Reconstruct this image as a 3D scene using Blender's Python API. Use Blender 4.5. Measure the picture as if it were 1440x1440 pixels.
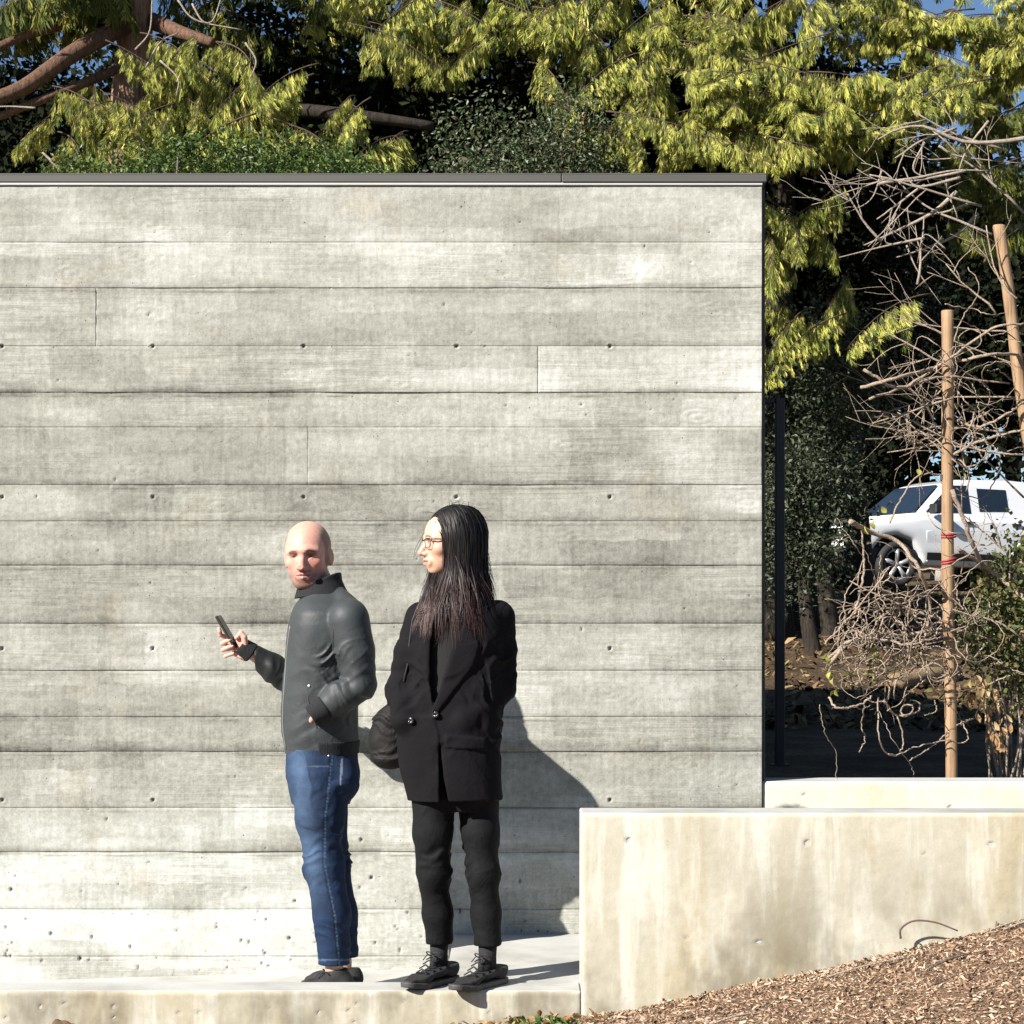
import bpy, math, random
import numpy as np
from mathutils import Vector, Matrix

# ------------------------------------------------------------------ camera, sky, sun, exposure
scene = bpy.context.scene
for o in list(bpy.data.objects):
    bpy.data.objects.remove(o)
C = scene.collection

F_PX, CAM_Y, CAM_Z, HOR = 2884.0, -8.26, 1.27, 870.0      # photograph measured in its own 1440 px
cam_d = bpy.data.cameras.new('camera')
cam_d.sensor_width = 36.0
cam_d.lens = 36.0 * F_PX / 1440.0
cam_d.shift_y = (HOR - 720.0) / 1440.0
cam_d.clip_start = 0.1
cam_d.clip_end = 900.0
cam = bpy.data.objects.new('camera', cam_d)
cam.location = (0, CAM_Y, CAM_Z)
cam.rotation_euler = (math.radians(90), 0, 0)
C.objects.link(cam)
scene.camera = cam

SUN = Vector((0.80, 0.66, -0.69)).normalized()             # the way the light travels
world = bpy.data.worlds.new('World')
scene.world = world
world.use_nodes = True
wn = world.node_tree
sky = wn.nodes.new('ShaderNodeTexSky')
sky.sky_type = 'NISHITA'
sky.sun_disc = False
sky.sun_elevation = math.asin(-SUN.z)
sky.sun_rotation = math.atan2(-SUN.x, -SUN.y)
sky.altitude = 300.0
sky.air_density = 0.9
sky.dust_density = 0.0
sky.ozone_density = 4.0
bg = wn.nodes['Background']
bg.inputs['Strength'].default_value = 0.05
wn.links.new(sky.outputs[0], bg.inputs['Color'])

sun_d = bpy.data.lights.new('sun', 'SUN')
sun_d.energy = 5.0
sun_d.angle = math.radians(0.5)
sun_d.color = (1.0, 0.955, 0.88)
sun_o = bpy.data.objects.new('sun', sun_d)
sun_o.rotation_euler = SUN.to_track_quat('-Z', 'Y').to_euler()
sun_o.location = (-8, -8, 9)
C.objects.link(sun_o)

scene.view_settings.view_transform = 'Standard'
scene.view_settings.look = 'None'
scene.view_settings.exposure = 1.12
scene.view_settings.gamma = 1.0
scene.view_settings.use_curve_mapping = False
scene.cycles.use_denoising = True
scene.cycles.max_bounces = 7
scene.cycles.transparent_max_bounces = 6
scene.cycles.sample_clamp_indirect = 6.0

# ------------------------------------------------------------------ small helpers
rnd = random.Random(7)
RG = np.random.default_rng(11)


def W(x, y, Y):
    """World point seen at photo pixel (x, y) at world depth Y."""
    d = Y - CAM_Y
    return np.array([(x - 720.0) * d / F_PX, Y, CAM_Z - (y - HOR) * d / F_PX])


def tag(o, label=None, cat=None, group=None, kind=None):
    if label: o['label'] = label
    if cat: o['category'] = cat
    if group: o['group'] = group
    if kind: o['kind'] = kind
    return o


def link(name, mesh, parent=None, mat=None):
    o = bpy.data.objects.new(name, mesh)
    C.objects.link(o)
    if parent is not None:
        o.parent = parent
    if mat is not None and mesh is not None and not mesh.materials:
        mesh.materials.append(mat)
    return o


def empty(name, loc=(0, 0, 0), rz=0.0):
    o = bpy.data.objects.new(name, None)
    o.location = loc
    o.rotation_euler = (0, 0, rz)
    o.empty_display_size = 0.2
    C.objects.link(o)
    return o


def np_mesh(name, V, Fc, smooth=True, attrs=None, cols=None):
    """Mesh from numpy vertices and one or more arrays of faces (M, 3) or (M, 4)."""
    V = np.asarray(V, np.float32)
    if isinstance(Fc, np.ndarray):
        Fc = [Fc]
    Fc = [np.asarray(f, np.int32) for f in Fc if len(f)]
    me = bpy.data.meshes.new(name)
    me.vertices.add(len(V))
    me.vertices.foreach_set('co', V.ravel())
    nl = sum(f.size for f in Fc)
    npoly = sum(len(f) for f in Fc)
    me.loops.add(nl)
    me.loops.foreach_set('vertex_index', np.concatenate([f.ravel() for f in Fc]))
    me.polygons.add(npoly)
    tot = np.concatenate([np.full(len(f), f.shape[1], np.int32) for f in Fc])
    st = np.concatenate([[0], np.cumsum(tot)[:-1]]).astype(np.int32)
    me.polygons.foreach_set('loop_start', st)
    me.update(calc_edges=True)
    me.polygons.foreach_set('use_smooth', np.full(npoly, bool(smooth)))
    for k, a in (attrs or {}).items():
        at = me.attributes.new(k, 'FLOAT', 'POINT')
        at.data.foreach_set('value', np.asarray(a, np.float32))
    for k, a in (cols or {}).items():
        at = me.attributes.new(k, 'FLOAT_COLOR', 'POINT')
        a = np.asarray(a, np.float32)
        if a.shape[1] == 3:
            a = np.concatenate([a, np.ones((len(a), 1), np.float32)], 1)
        at.data.foreach_set('color', a.ravel())
    me.validate()
    return me


class Geo:
    """Collects boxes, tubes and quads, then links them as one mesh object."""
    def __init__(s):
        s.V, s.Q, s.T, s.n = [], [], [], 0

    def add(s, V, Q=None, T=None):
        V = np.asarray(V, float).reshape(-1, 3)
        if Q is not None and len(Q): s.Q.append(np.asarray(Q) + s.n)
        if T is not None and len(T): s.T.append(np.asarray(T) + s.n)
        s.V.append(V); s.n += len(V)
        return s

    def box(s, lo, hi, bev=0.0):
        lo, hi = np.array(lo, float), np.array(hi, float)
        if bev <= 0:
            v = [[(lo, hi)[i][0], (lo, hi)[j][1], (lo, hi)[k][2]] for i in (0, 1) for j in (0, 1) for k in (0, 1)]
            q = [[0, 1, 3, 2], [4, 6, 7, 5], [0, 4, 5, 1], [2, 3, 7, 6], [0, 2, 6, 4], [1, 5, 7, 3]]
            return s.add(v, q)
        # chamfered box: 24 vertices
        v, idx = [], {}
        for i in (0, 1):
            for j in (0, 1):
                for k in (0, 1):
                    c = np.array([(lo, hi)[i][0], (lo, hi)[j][1], (lo, hi)[k][2]])
                    sg = np.array([1 - 2 * i, 1 - 2 * j, 1 - 2 * k]) * bev
                    for a in range(3):
                        p = c + sg
                        p[a] = c[a]
                        idx[(i, j, k, a)] = len(v)
                        v.append(p)
        q, t = [], []
        for a in range(3):
            b, c = (a + 1) % 3, (a + 2) % 3
            for e in (0, 1):
                def key(x, y):
                    d = [0, 0, 0]; d[a] = e; d[b] = x; d[c] = y
                    return idx[(d[0], d[1], d[2], a)]
                f = [key(0, 0), key(1, 0), key(1, 1), key(0, 1)]
                q.append(f if e else f[::-1])
            for x in (0, 1):
                for y in (0, 1):
                    def k2(e, ax):
                        d = [0, 0, 0]; d[a] = e; d[b] = x; d[c] = y
                        return idx[(d[0], d[1], d[2], ax)]
                    f = [k2(0, b), k2(1, b), k2(1, c), k2(0, c)]
                    q.append(f if (x != y) else f[::-1])
        for i in (0, 1):
            for j in (0, 1):
                for k in (0, 1):
                    f = [idx[(i, j, k, 0)], idx[(i, j, k, 1)], idx[(i, j, k, 2)]]
                    t.append(f if (i + j + k) % 2 else f[::-1])
        return s.add(v, q, t)

    def tube(s, P, R, n=6, cap=True):
        P = np.asarray(P, float)
        R = np.broadcast_to(np.asarray(R, float), (len(P),))
        T = np.gradient(P, axis=0)
        T /= np.linalg.norm(T, axis=1, keepdims=True) + 1e-12
        up = np.array([0.0, 0, 1]) if abs(T[0][2]) < 0.9 else np.array([1.0, 0, 0])
        u = np.cross(up, T[0]); u /= np.linalg.norm(u)
        rings = []
        for p, t, r in zip(P, T, R):
            u = u - t * np.dot(u, t); u /= np.linalg.norm(u) + 1e-12
            w = np.cross(t, u)
            a = np.arange(n) * 2 * math.pi / n
            rings.append(p + r * (np.cos(a)[:, None] * u + np.sin(a)[:, None] * w))
        m = len(P)
        q = [[i * n + j, i * n + (j + 1) % n, (i + 1) * n + (j + 1) % n, (i + 1) * n + j] for i in range(m - 1) for j in range(n)]
        V = np.concatenate(rings)
        t = []
        if cap:
            V = np.concatenate([V, P[:1], P[-1:]])
            t = [[m * n, (j + 1) % n, j] for j in range(n)] + [[m * n + 1, (m - 1) * n + j, (m - 1) * n + (j + 1) % n] for j in range(n)]
        return s.add(V, q, t)

    def build(s, name, mat, parent=None, smooth=False, **kw):
        me = np_mesh(name, np.concatenate(s.V), [np.concatenate(f) for f in (s.Q, s.T) if f], smooth, **kw)
        return link(name, me, parent, mat)


# ------------------------------------------------------------------ numpy value noise
def _hash(ix, iy, iz, seed):
    h = (ix.astype(np.uint32) * np.uint32(374761393) + iy.astype(np.uint32) * np.uint32(668265263)
         + iz.astype(np.uint32) * np.uint32(2147483647) + np.uint32((seed * 974711 + 12345) & 0xffffffff))
    h = (h ^ (h >> np.uint32(13))) * np.uint32(1274126177)
    h = (h ^ (h >> np.uint32(16))) * np.uint32(2246822519)
    h = h ^ (h >> np.uint32(13))
    return h.astype(np.float32) / np.float32(4294967295.0)


def vnoise(x, y, z, seed=0):
    x, y, z = np.broadcast_arrays(np.asarray(x, np.float32), np.asarray(y, np.float32), np.asarray(z, np.float32))
    fx, fy, fz = np.floor(x), np.floor(y), np.floor(z)
    ix, iy, iz = fx.astype(np.int32), fy.astype(np.int32), fz.astype(np.int32)
    tx, ty, tz = x - fx, y - fy, z - fz
    tx = tx * tx * (3 - 2 * tx); ty = ty * ty * (3 - 2 * ty); tz = tz * tz * (3 - 2 * tz)
    r = 0
    with np.errstate(over='ignore'):
        for a in (0, 1):
            for b in (0, 1):
                for c in (0, 1):
                    w = (tx if a else 1 - tx) * (ty if b else 1 - ty) * (tz if c else 1 - tz)
                    r = r + w * _hash(ix + a, iy + b, iz + c, seed)
    return r * 2 - 1                                          # -1 .. 1


def fbm(x, y, z, seed=0, octv=4, gain=0.5):
    r, a, f, t = 0, 1.0, 1.0, 0.0
    for o in range(octv):
        r = r + a * vnoise(x * f, y * f, z * f, seed + o * 17)
        t += a; a *= gain; f *= 2.03
    return r / t


def sstep(a, b, x):
    t = np.clip((x - a) / (b - a), 0, 1)
    return t * t * (3 - 2 * t)


def curve(pts, n=24):
    """Smooth line through control points (Catmull-Rom)."""
    P = np.asarray(pts, float)
    P = np.concatenate([2 * P[:1] - P[1:2], P, 2 * P[-1:] - P[-2:-1]])
    out = []
    m = len(P) - 3
    for t in np.linspace(0, m - 1e-6, n):
        i = int(t); u = t - i
        a, b, c, d = P[i:i + 4]
        out.append(.5 * ((2 * b) + (c - a) * u + (2 * a - 5 * b + 4 * c - d) * u * u + (3 * b - a - 3 * c + d) * u ** 3))
    return np.array(out)


# ------------------------------------------------------------------ node materials
class Mat:
    def __init__(s, name):
        s.m = bpy.data.materials.new(name)
        s.m.use_nodes = True
        s.t = s.m.node_tree
        s.b = s.t.nodes['Principled BSDF']
        s.out = s.t.nodes['Material Output']
        s._tc = None

    def n(s, typ, ins=None, **props):
        nd = s.t.nodes.new('ShaderNode' + typ)
        for k, v in props.items():
            setattr(nd, k, v)
        for k, v in (ins or {}).items():
            s.put(nd.inputs[k], v)
        return nd

    def put(s, sock, v):
        if isinstance(v, bpy.types.NodeSocket):
            s.t.links.new(v, sock)
        elif isinstance(v, bpy.types.Node):
            s.t.links.new(v.outputs[0], sock)
        else:
            if sock.type == 'RGBA' and isinstance(v, (tuple, list)) and len(v) == 3:
                v = (*v, 1.0)
            sock.default_value = v

    def set(s, **kw):
        for k, v in kw.items():
            s.put(s.b.inputs[k.replace('_', ' ')], v)
        return s

    def obj(s, scale=(1, 1, 1), loc=(0, 0, 0)):
        if s._tc is None:
            s._tc = s.n('TexCoord')
        mp = s.n('Mapping', {'Vector': s._tc.outputs['Object'], 'Scale': scale, 'Location': loc})
        return mp.outputs[0]

    def noise(s, scale=5.0, detail=5.0, rough=0.55, stretch=(1, 1, 1), loc=(0, 0, 0), dist=0.0):
        nd = s.n('TexNoise', {'Vector': s.obj(stretch, loc), 'Scale': scale, 'Detail': detail, 'Roughness': rough, 'Distortion': dist})
        return nd.outputs['Fac']

    def math(s, op, a, b=0.0, clamp=False):
        nd = s.n('Math', operation=op, use_clamp=clamp)
        s.put(nd.inputs[0], a); s.put(nd.inputs[1], b)
        return nd.outputs[0]

    def rng(s, v, a, b, c=0.0, d=1.0, smooth=True):
        nd = s.n('MapRange', {'Value': v, 'From Min': a, 'From Max': b, 'To Min': c, 'To Max': d},
                 interpolation_type='SMOOTHSTEP' if smooth else 'LINEAR')
        return nd.outputs[0]

    def mix(s, f, a, b, mode='MIX'):
        nd = s.n('Mix', data_type='RGBA', blend_type=mode)
        s.put(nd.inputs[0], f); s.put(nd.inputs[6], a); s.put(nd.inputs[7], b)
        return nd.outputs[2]

    def ramp(s, f, stops):
        nd = s.n('ValToRGB', {'Fac': f})
        cr = nd.color_ramp
        while len(cr.elements) < len(stops):
            cr.elements.new(0.5)
        for e, (p, c) in zip(cr.elements, stops):
            e.position = p
            e.color = (*c, 1.0)
        return nd.outputs[0]

    def attr(s, name, typ='GEOMETRY'):
        return s.n('Attribute', attribute_name=name, attribute_type=typ)

    def bump(s, h, strength=0.5, dist=0.01, normal=None):
        nd = s.n('Bump', {'Height': h, 'Strength': strength, 'Distance': dist})
        if normal is not None:
            s.put(nd.inputs['Normal'], normal)
        s.put(s.b.inputs['Normal'], nd.outputs[0])
        return nd.outputs[0]


def simple(name, col, rough=0.6, var=0.15, scale=20.0, bump=0.0, stretch=(1, 1, 1), metal=0.0, spec=0.5, dist=0.004):
    """A plain procedural material: base colour varied by noise, with fine relief."""
    m = Mat(name)
    f = m.noise(scale, 5, 0.6, stretch)
    lo = tuple(c * (1 - var) for c in col); hi = tuple(min(1, c * (1 + var)) for c in col)
    m.set(Base_Color=m.mix(f, lo, hi), Roughness=rough, Metallic=metal)
    m.b.inputs['Specular IOR Level'].default_value = spec
    if bump:
        m.bump(m.noise(scale * 3, 4, 0.6, stretch), bump, dist)
    return m.m
# ------------------------------------------------------------------ concrete materials
def concrete_board():
    m = Mat('board_formed_concrete')
    tone = m.attr('tone', 'OBJECT').outputs['Fac']
    seam = m.attr('seam').outputs['Fac']
    pit = m.attr('pit').outputs['Fac']
    rnd_ = m.n('ObjectInfo').outputs['Random']
    shift = m.n('CombineXYZ', {'X': m.math('MULTIPLY', rnd_, 37.0), 'Y': 0.0, 'Z': m.math('MULTIPLY', rnd_, 11.0)})
    def bn(scale, detail, rough, stretch, dist=0.0):            # noise that differs from board to board
        v = m.n('VectorMath', {0: m.obj(stretch), 1: shift.outputs[0]}, operation='ADD')
        return m.n('TexNoise', {'Vector': v.outputs[0], 'Scale': scale, 'Detail': detail, 'Roughness': rough, 'Distortion': dist}).outputs['Fac']
    big = m.noise(1.5, 3, 0.62, (1, 1, 1.6))
    mid = m.noise(9.0, 5, 0.72, (0.6, 1, 1.3), (3, 0, 1))
    grain = bn(2.6, 4, 0.68, (0.5, 1, 12.0), 1.8)
    mott = m.noise(38.0, 4, 0.75)
    fine = m.noise(150.0, 2, 0.7)
    vert = m.noise(6.0, 2, 0.6, (9.0, 1, 0.7), (9, 0, 0))
    where = m.rng(bn(1.2, 2, 0.5, (0.7, 1, 2.0)), 0.42, 0.62)    # the grain shows only in places
    f = m.math('ADD', tone, m.math('MULTIPLY', m.math('SUBTRACT', big, 0.5), 0.26))
    f = m.math('ADD', f, m.math('MULTIPLY', m.math('SUBTRACT', mid, 0.5), 0.50))
    f = m.math('ADD', f, m.math('MULTIPLY', m.math('MULTIPLY', m.math('SUBTRACT', grain, 0.5), where), 0.55))
    f = m.math('ADD', f, m.math('MULTIPLY', m.math('SUBTRACT', mott, 0.5), 0.62))
    f = m.math('ADD', f, m.math('MULTIPLY', m.math('SUBTRACT', fine, 0.5), 0.30))
    f = m.math('ADD', f, m.math('MULTIPLY', m.math('SUBTRACT', vert, 0.5), 0.26))
    # form panels leave blocky patches with upright edges
    wob = m.n('VectorMath', {0: m.obj((1, 1, 1)), 1: m.n('VectorMath', {0: m.n('TexNoise', {'Vector': m.obj((1, 1, 1)), 'Scale': 9.0, 'Detail': 3.0}).outputs['Color'], 1: (.07, 0, .05)}, operation='MULTIPLY').outputs[0]}, operation='ADD')
    sw = m.n('Mapping', {'Vector': wob.outputs[0], 'Rotation': (math.radians(90), 0, 0)})
    for bw, rh, amt, off in ((.36, .115, .13, .37), (.19, .205, .11, .61), (.85, .23, .07, .2)):
        bt = m.n('TexBrick', {'Vector': sw.outputs[0], 'Color1': (0, 0, 0, 1), 'Color2': (1, 1, 1, 1), 'Mortar': (.5, .5, .5, 1), 'Scale': 1.0, 'Mortar Size': 0.0, 'Brick Width': bw, 'Row Height': rh}, offset=off)
        f = m.math('ADD', f, m.math('MULTIPLY', m.math('SUBTRACT', bt.outputs['Color'], 0.5), amt))
    # lime bloom in ragged, board-aligned patches
    blo = m.noise(1.1, 3, 0.55, (1.0, 1, 2.6), (5.3, 0, 2.2))
    f = m.math('ADD', f, m.rng(blo, 0.50, 0.62, 0.0, 0.14))
    f = m.math('SUBTRACT', f, m.math('MULTIPLY', seam, 0.38))
    col = m.ramp(f, [(0.0, (0.085, 0.082, 0.07)), (0.25, (0.2, 0.196, 0.168)), (0.5, (0.315, 0.312, 0.272)),
                     (0.75, (0.45, 0.45, 0.412)), (1.0, (0.60, 0.60, 0.575))])
    warm = m.rng(m.noise(2.6, 5, 0.6, (1, 1, 1), (8, 0, 3)), 0.56, 0.72)
    col = m.mix(m.math('MULTIPLY', warm, 0.5), col, m.mix(1.0, col, (0.98, 0.88, 0.78), 'MULTIPLY'))
    speck = m.n('TexVoronoi', {'Vector': m.obj((1, 1, 1)), 'Scale': 40.0, 'Randomness': 1.0})
    sp = m.math('MULTIPLY', m.rng(speck.outputs['Distance'], 0.05, 0.12, 1.0, 0.0),
                m.rng(m.noise(14.0, 2, 0.5, (1, 1, 1), (1, 0, 7)), 0.55, 0.62))
    col = m.mix(m.math('MULTIPLY', sp, 0.8), col, (0.05, 0.048, 0.042))
    col = m.mix(pit, col, (0.05, 0.045, 0.04))
    m.set(Base_Color=col, Roughness=0.92)
    m.b.inputs['Specular IOR Level'].default_value = 0.2
    h = m.math('ADD', m.math('MULTIPLY', m.math('MULTIPLY', grain, where), 0.9), m.math('MULTIPLY', mott, 0.5))
    h = m.math('SUBTRACT', h, m.math('MULTIPLY', sp, 0.8))
    m.bump(h, 0.75, 0.005)
    return m.m


def concrete_smooth(name, stain=1.0, gain=1.0):
    m = Mat(name)
    big = m.noise(1.8, 6, 0.6, (1, 1, 0.8))
    streak = m.noise(3.4, 7, 0.66, (3.6, 1, 0.42), (2, 0, 0), 0.4)
    streak2 = m.noise(2.2, 5, 0.6, (2.2, 1, 0.6), (7, 0, 2), 0.3)
    fine = m.noise(140.0, 4, 0.7)
    pit = m.attr('pit').outputs['Fac']
    low = m.attr('damp').outputs['Fac']
    g = gain
    col = m.ramp(big, [(0.25, (0.39 * g, 0.35 * g, 0.25 * g)), (0.5, (0.49 * g, 0.455 * g, 0.355 * g)), (0.75, (0.60 * g, 0.57 * g, 0.48 * g))])
    col = m.mix(m.rng(streak, 0.47, 0.66, 0.0, 0.8 * stain), col, (0.66 * g, 0.64 * g, 0.56 * g))
    col = m.mix(m.rng(streak2, 0.50, 0.70, 0.0, 0.62 * stain), col, (0.40 * g, 0.325 * g, 0.19 * g))
    damp = m.math('MULTIPLY', low, m.rng(m.noise(1.6, 5, 0.6, (1.6, 1, 0.9), (4, 0, 5)), 0.44, 0.60))
    col = m.mix(m.math('MULTIPLY', damp, 0.75 * stain), col, (0.15, 0.128, 0.085))
    col = m.mix(0.16, col, m.mix(fine, (0.2, 0.2, 0.2), (0.85, 0.85, 0.85)), 'OVERLAY')
    vo = m.n('TexVoronoi', {'Vector': m.obj((1, 1, 1)), 'Scale': 42.0})
    pore = m.math('MULTIPLY', m.rng(vo.outputs['Distance'], 0.04, 0.10, 1.0, 0.0), m.rng(m.noise(16, 2, .5, (1, 1, 1), (5, 0, 3)), .60, .66))
    col = m.mix(m.math('MULTIPLY', pore, .7), col, (0.08, 0.07, 0.055))
    mo = m.noise(30, 4, .75, (1, 1, 1), (1, 2, 3))
    col = m.mix(.35, col, m.mix(mo, (.25, .25, .25), (.75, .75, .75)), 'OVERLAY')
    col = m.mix(pit, col, (0.05, 0.045, 0.04))
    m.set(Base_Color=col, Roughness=0.85)
    m.b.inputs['Specular IOR Level'].default_value = 0.25
    m.bump(m.math('ADD', m.math('MULTIPLY', fine, 0.4), m.noise(22, 5, 0.6)), 0.35, 0.004)
    return m.m


def concrete_floor():
    m = Mat('broom_finished_concrete')
    f = m.noise(2.4, 7, 0.62)
    fine = m.noise(150, 4, 0.7)
    br = m.noise(4.0, 5, 0.7, (1.2, 40, 1))
    col = m.ramp(f, [(0.3, (0.27, 0.26, 0.235)), (0.5, (0.40, 0.395, 0.37)), (0.7, (0.48, 0.475, 0.455))])
    col = m.mix(0.2, col, m.mix(fine, (0.25, 0.25, 0.25), (0.8, 0.8, 0.8)), 'OVERLAY')
    m.set(Base_Color=col, Roughness=0.9)
    m.bump(m.math('ADD', br, fine), 0.3, 0.003)
    return m.m


M_BOARD = concrete_board()
M_LOW = concrete_smooth('stained_cast_concrete', 1.0, 0.86)
M_BACK = concrete_smooth('pale_cast_concrete', 0.25, 1.12)
M_FLOOR = concrete_floor()
M_CORE = simple('plain_concrete', (0.3, 0.3, 0.27), 0.9, 0.2, 6, 0.3)
M_FLASH = simple('grey_metal_flashing', (0.085, 0.082, 0.075), 0.55, 0.15, 6, 0.0, (.3, 1, 1), 0.2)
M_DRIP = simple('pale_metal_edge', (0.46, 0.46, 0.44), 0.5, 0.06, 6)


# ------------------------------------------------------------------ a front face modelled as a relief
def relief(name, x0, x1, z0, z1, Y, step, height, parent, mat, back=0.03, edge=0.006, attrs=None, xs=None):
    """Grid facing -Y whose vertices stand out by height(X, Z); the border turns back into the wall."""
    if xs is None:
        xs = np.linspace(x0, x1, max(2, int(round((x1 - x0) / step)) + 1))
    zs = np.linspace(z0, z1, max(2, int(round((z1 - z0) / step)) + 1))
    xs = np.concatenate([[x0], xs, [x1]]); zs = np.concatenate([[z0], zs, [z1]])
    X, Z = np.meshgrid(xs, zs, indexing='ij')
    h, at = height(X, Z)
    dd = np.minimum(np.minimum(X - x0, x1 - X), np.minimum(Z - z0, z1 - Z))
    h = h - edge * (1 - sstep(0, edge * 1.6, dd))
    h[0, :] = h[-1, :] = -back
    h[:, 0] = h[:, -1] = -back
    V = np.stack([X, Y - h, Z], -1).reshape(-1, 3)
    nx, nz = X.shape
    i = np.arange(nx - 1)[:, None] * nz + np.arange(nz - 1)[None, :]
    Q = np.stack([i, i + nz, i + nz + 1, i + 1], -1).reshape(-1, 4)
    me = np_mesh(name, V, Q, True, attrs={k: v.ravel() for k, v in at.items()})
    return link(name, me, parent, mat)


def dent(X, Z, cx, cz, rx, rz, depth, hard=0.35):
    r = np.sqrt(((X - cx) / rx) ** 2 + ((Z - cz) / rz) ** 2)
    return depth * (1 - sstep(hard, 1.0, r))


# ------------------------------------------------------------------ the tall board-formed wall
SX = 8.26 / F_PX                                             # metres per photo pixel on the wall plane
wx = lambda px: (px - 720.0) * SX
wz = lambda py: CAM_Z - (py - HOR) * SX
WALL_R = wx(1071.5)
WALL_L = -6.2
WALL_TOP = wz(262)
wall = empty('concrete_wall', (0, 0, 0))
tag(wall, 'tall grey board-formed concrete wall behind the two people', 'wall')
rows = [262, 341, 405, 487, 552, 601, 682, 733, 795, 877, 943, 1008, 1057, 1136, 1198, 1279, 1345, 1420]
tones = [.54, .58, .50, .47, .45, .43, .40, .40, .39, .47, .49, .43, .45, .50, .62, .71, .66]
depths = [0.0, .0008, -.0006, .001, -.0022, .0004, -.001, .0015, -.0004, .001, 0.0, .0014, -.001, .001, -.0016, .0008, 0.0]
joints = {2: [135], 3: [757], 5: [433], 10: [-180], 13: [-60]}
ties = [(px, py) for py in (487, 699, 912, 1125) for px in (3, 215, 427, 642, 858)]
prng = np.random.default_rng(5)
pits = []
for k in range(230):                                         # air holes, thick in the lowest pour
    px = prng.uniform(-60, 1060)
    py = 1375 - abs(prng.normal(0, 70)) if k < 110 else prng.uniform(290, 1250)
    r = prng.uniform(0.004, 0.0095) if k < 110 else prng.uniform(0.003, 0.006)
    pits.append((wx(px), wz(py), r * prng.uniform(0.6, 1.1), r * prng.uniform(0.9, 1.7)))
G = Geo()
G.box((WALL_L, 0.02, -0.45), (WALL_R - 0.004, 9.5, WALL_TOP - 0.002))
G.build('core', M_CORE, wall)
seam_k = dict(zip(rows, [0, .22, .75, .3, 1.0, .3, .7, .6, .65, .75, .6, .65, .75, .5, .95, .5, .45, 0]))
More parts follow.
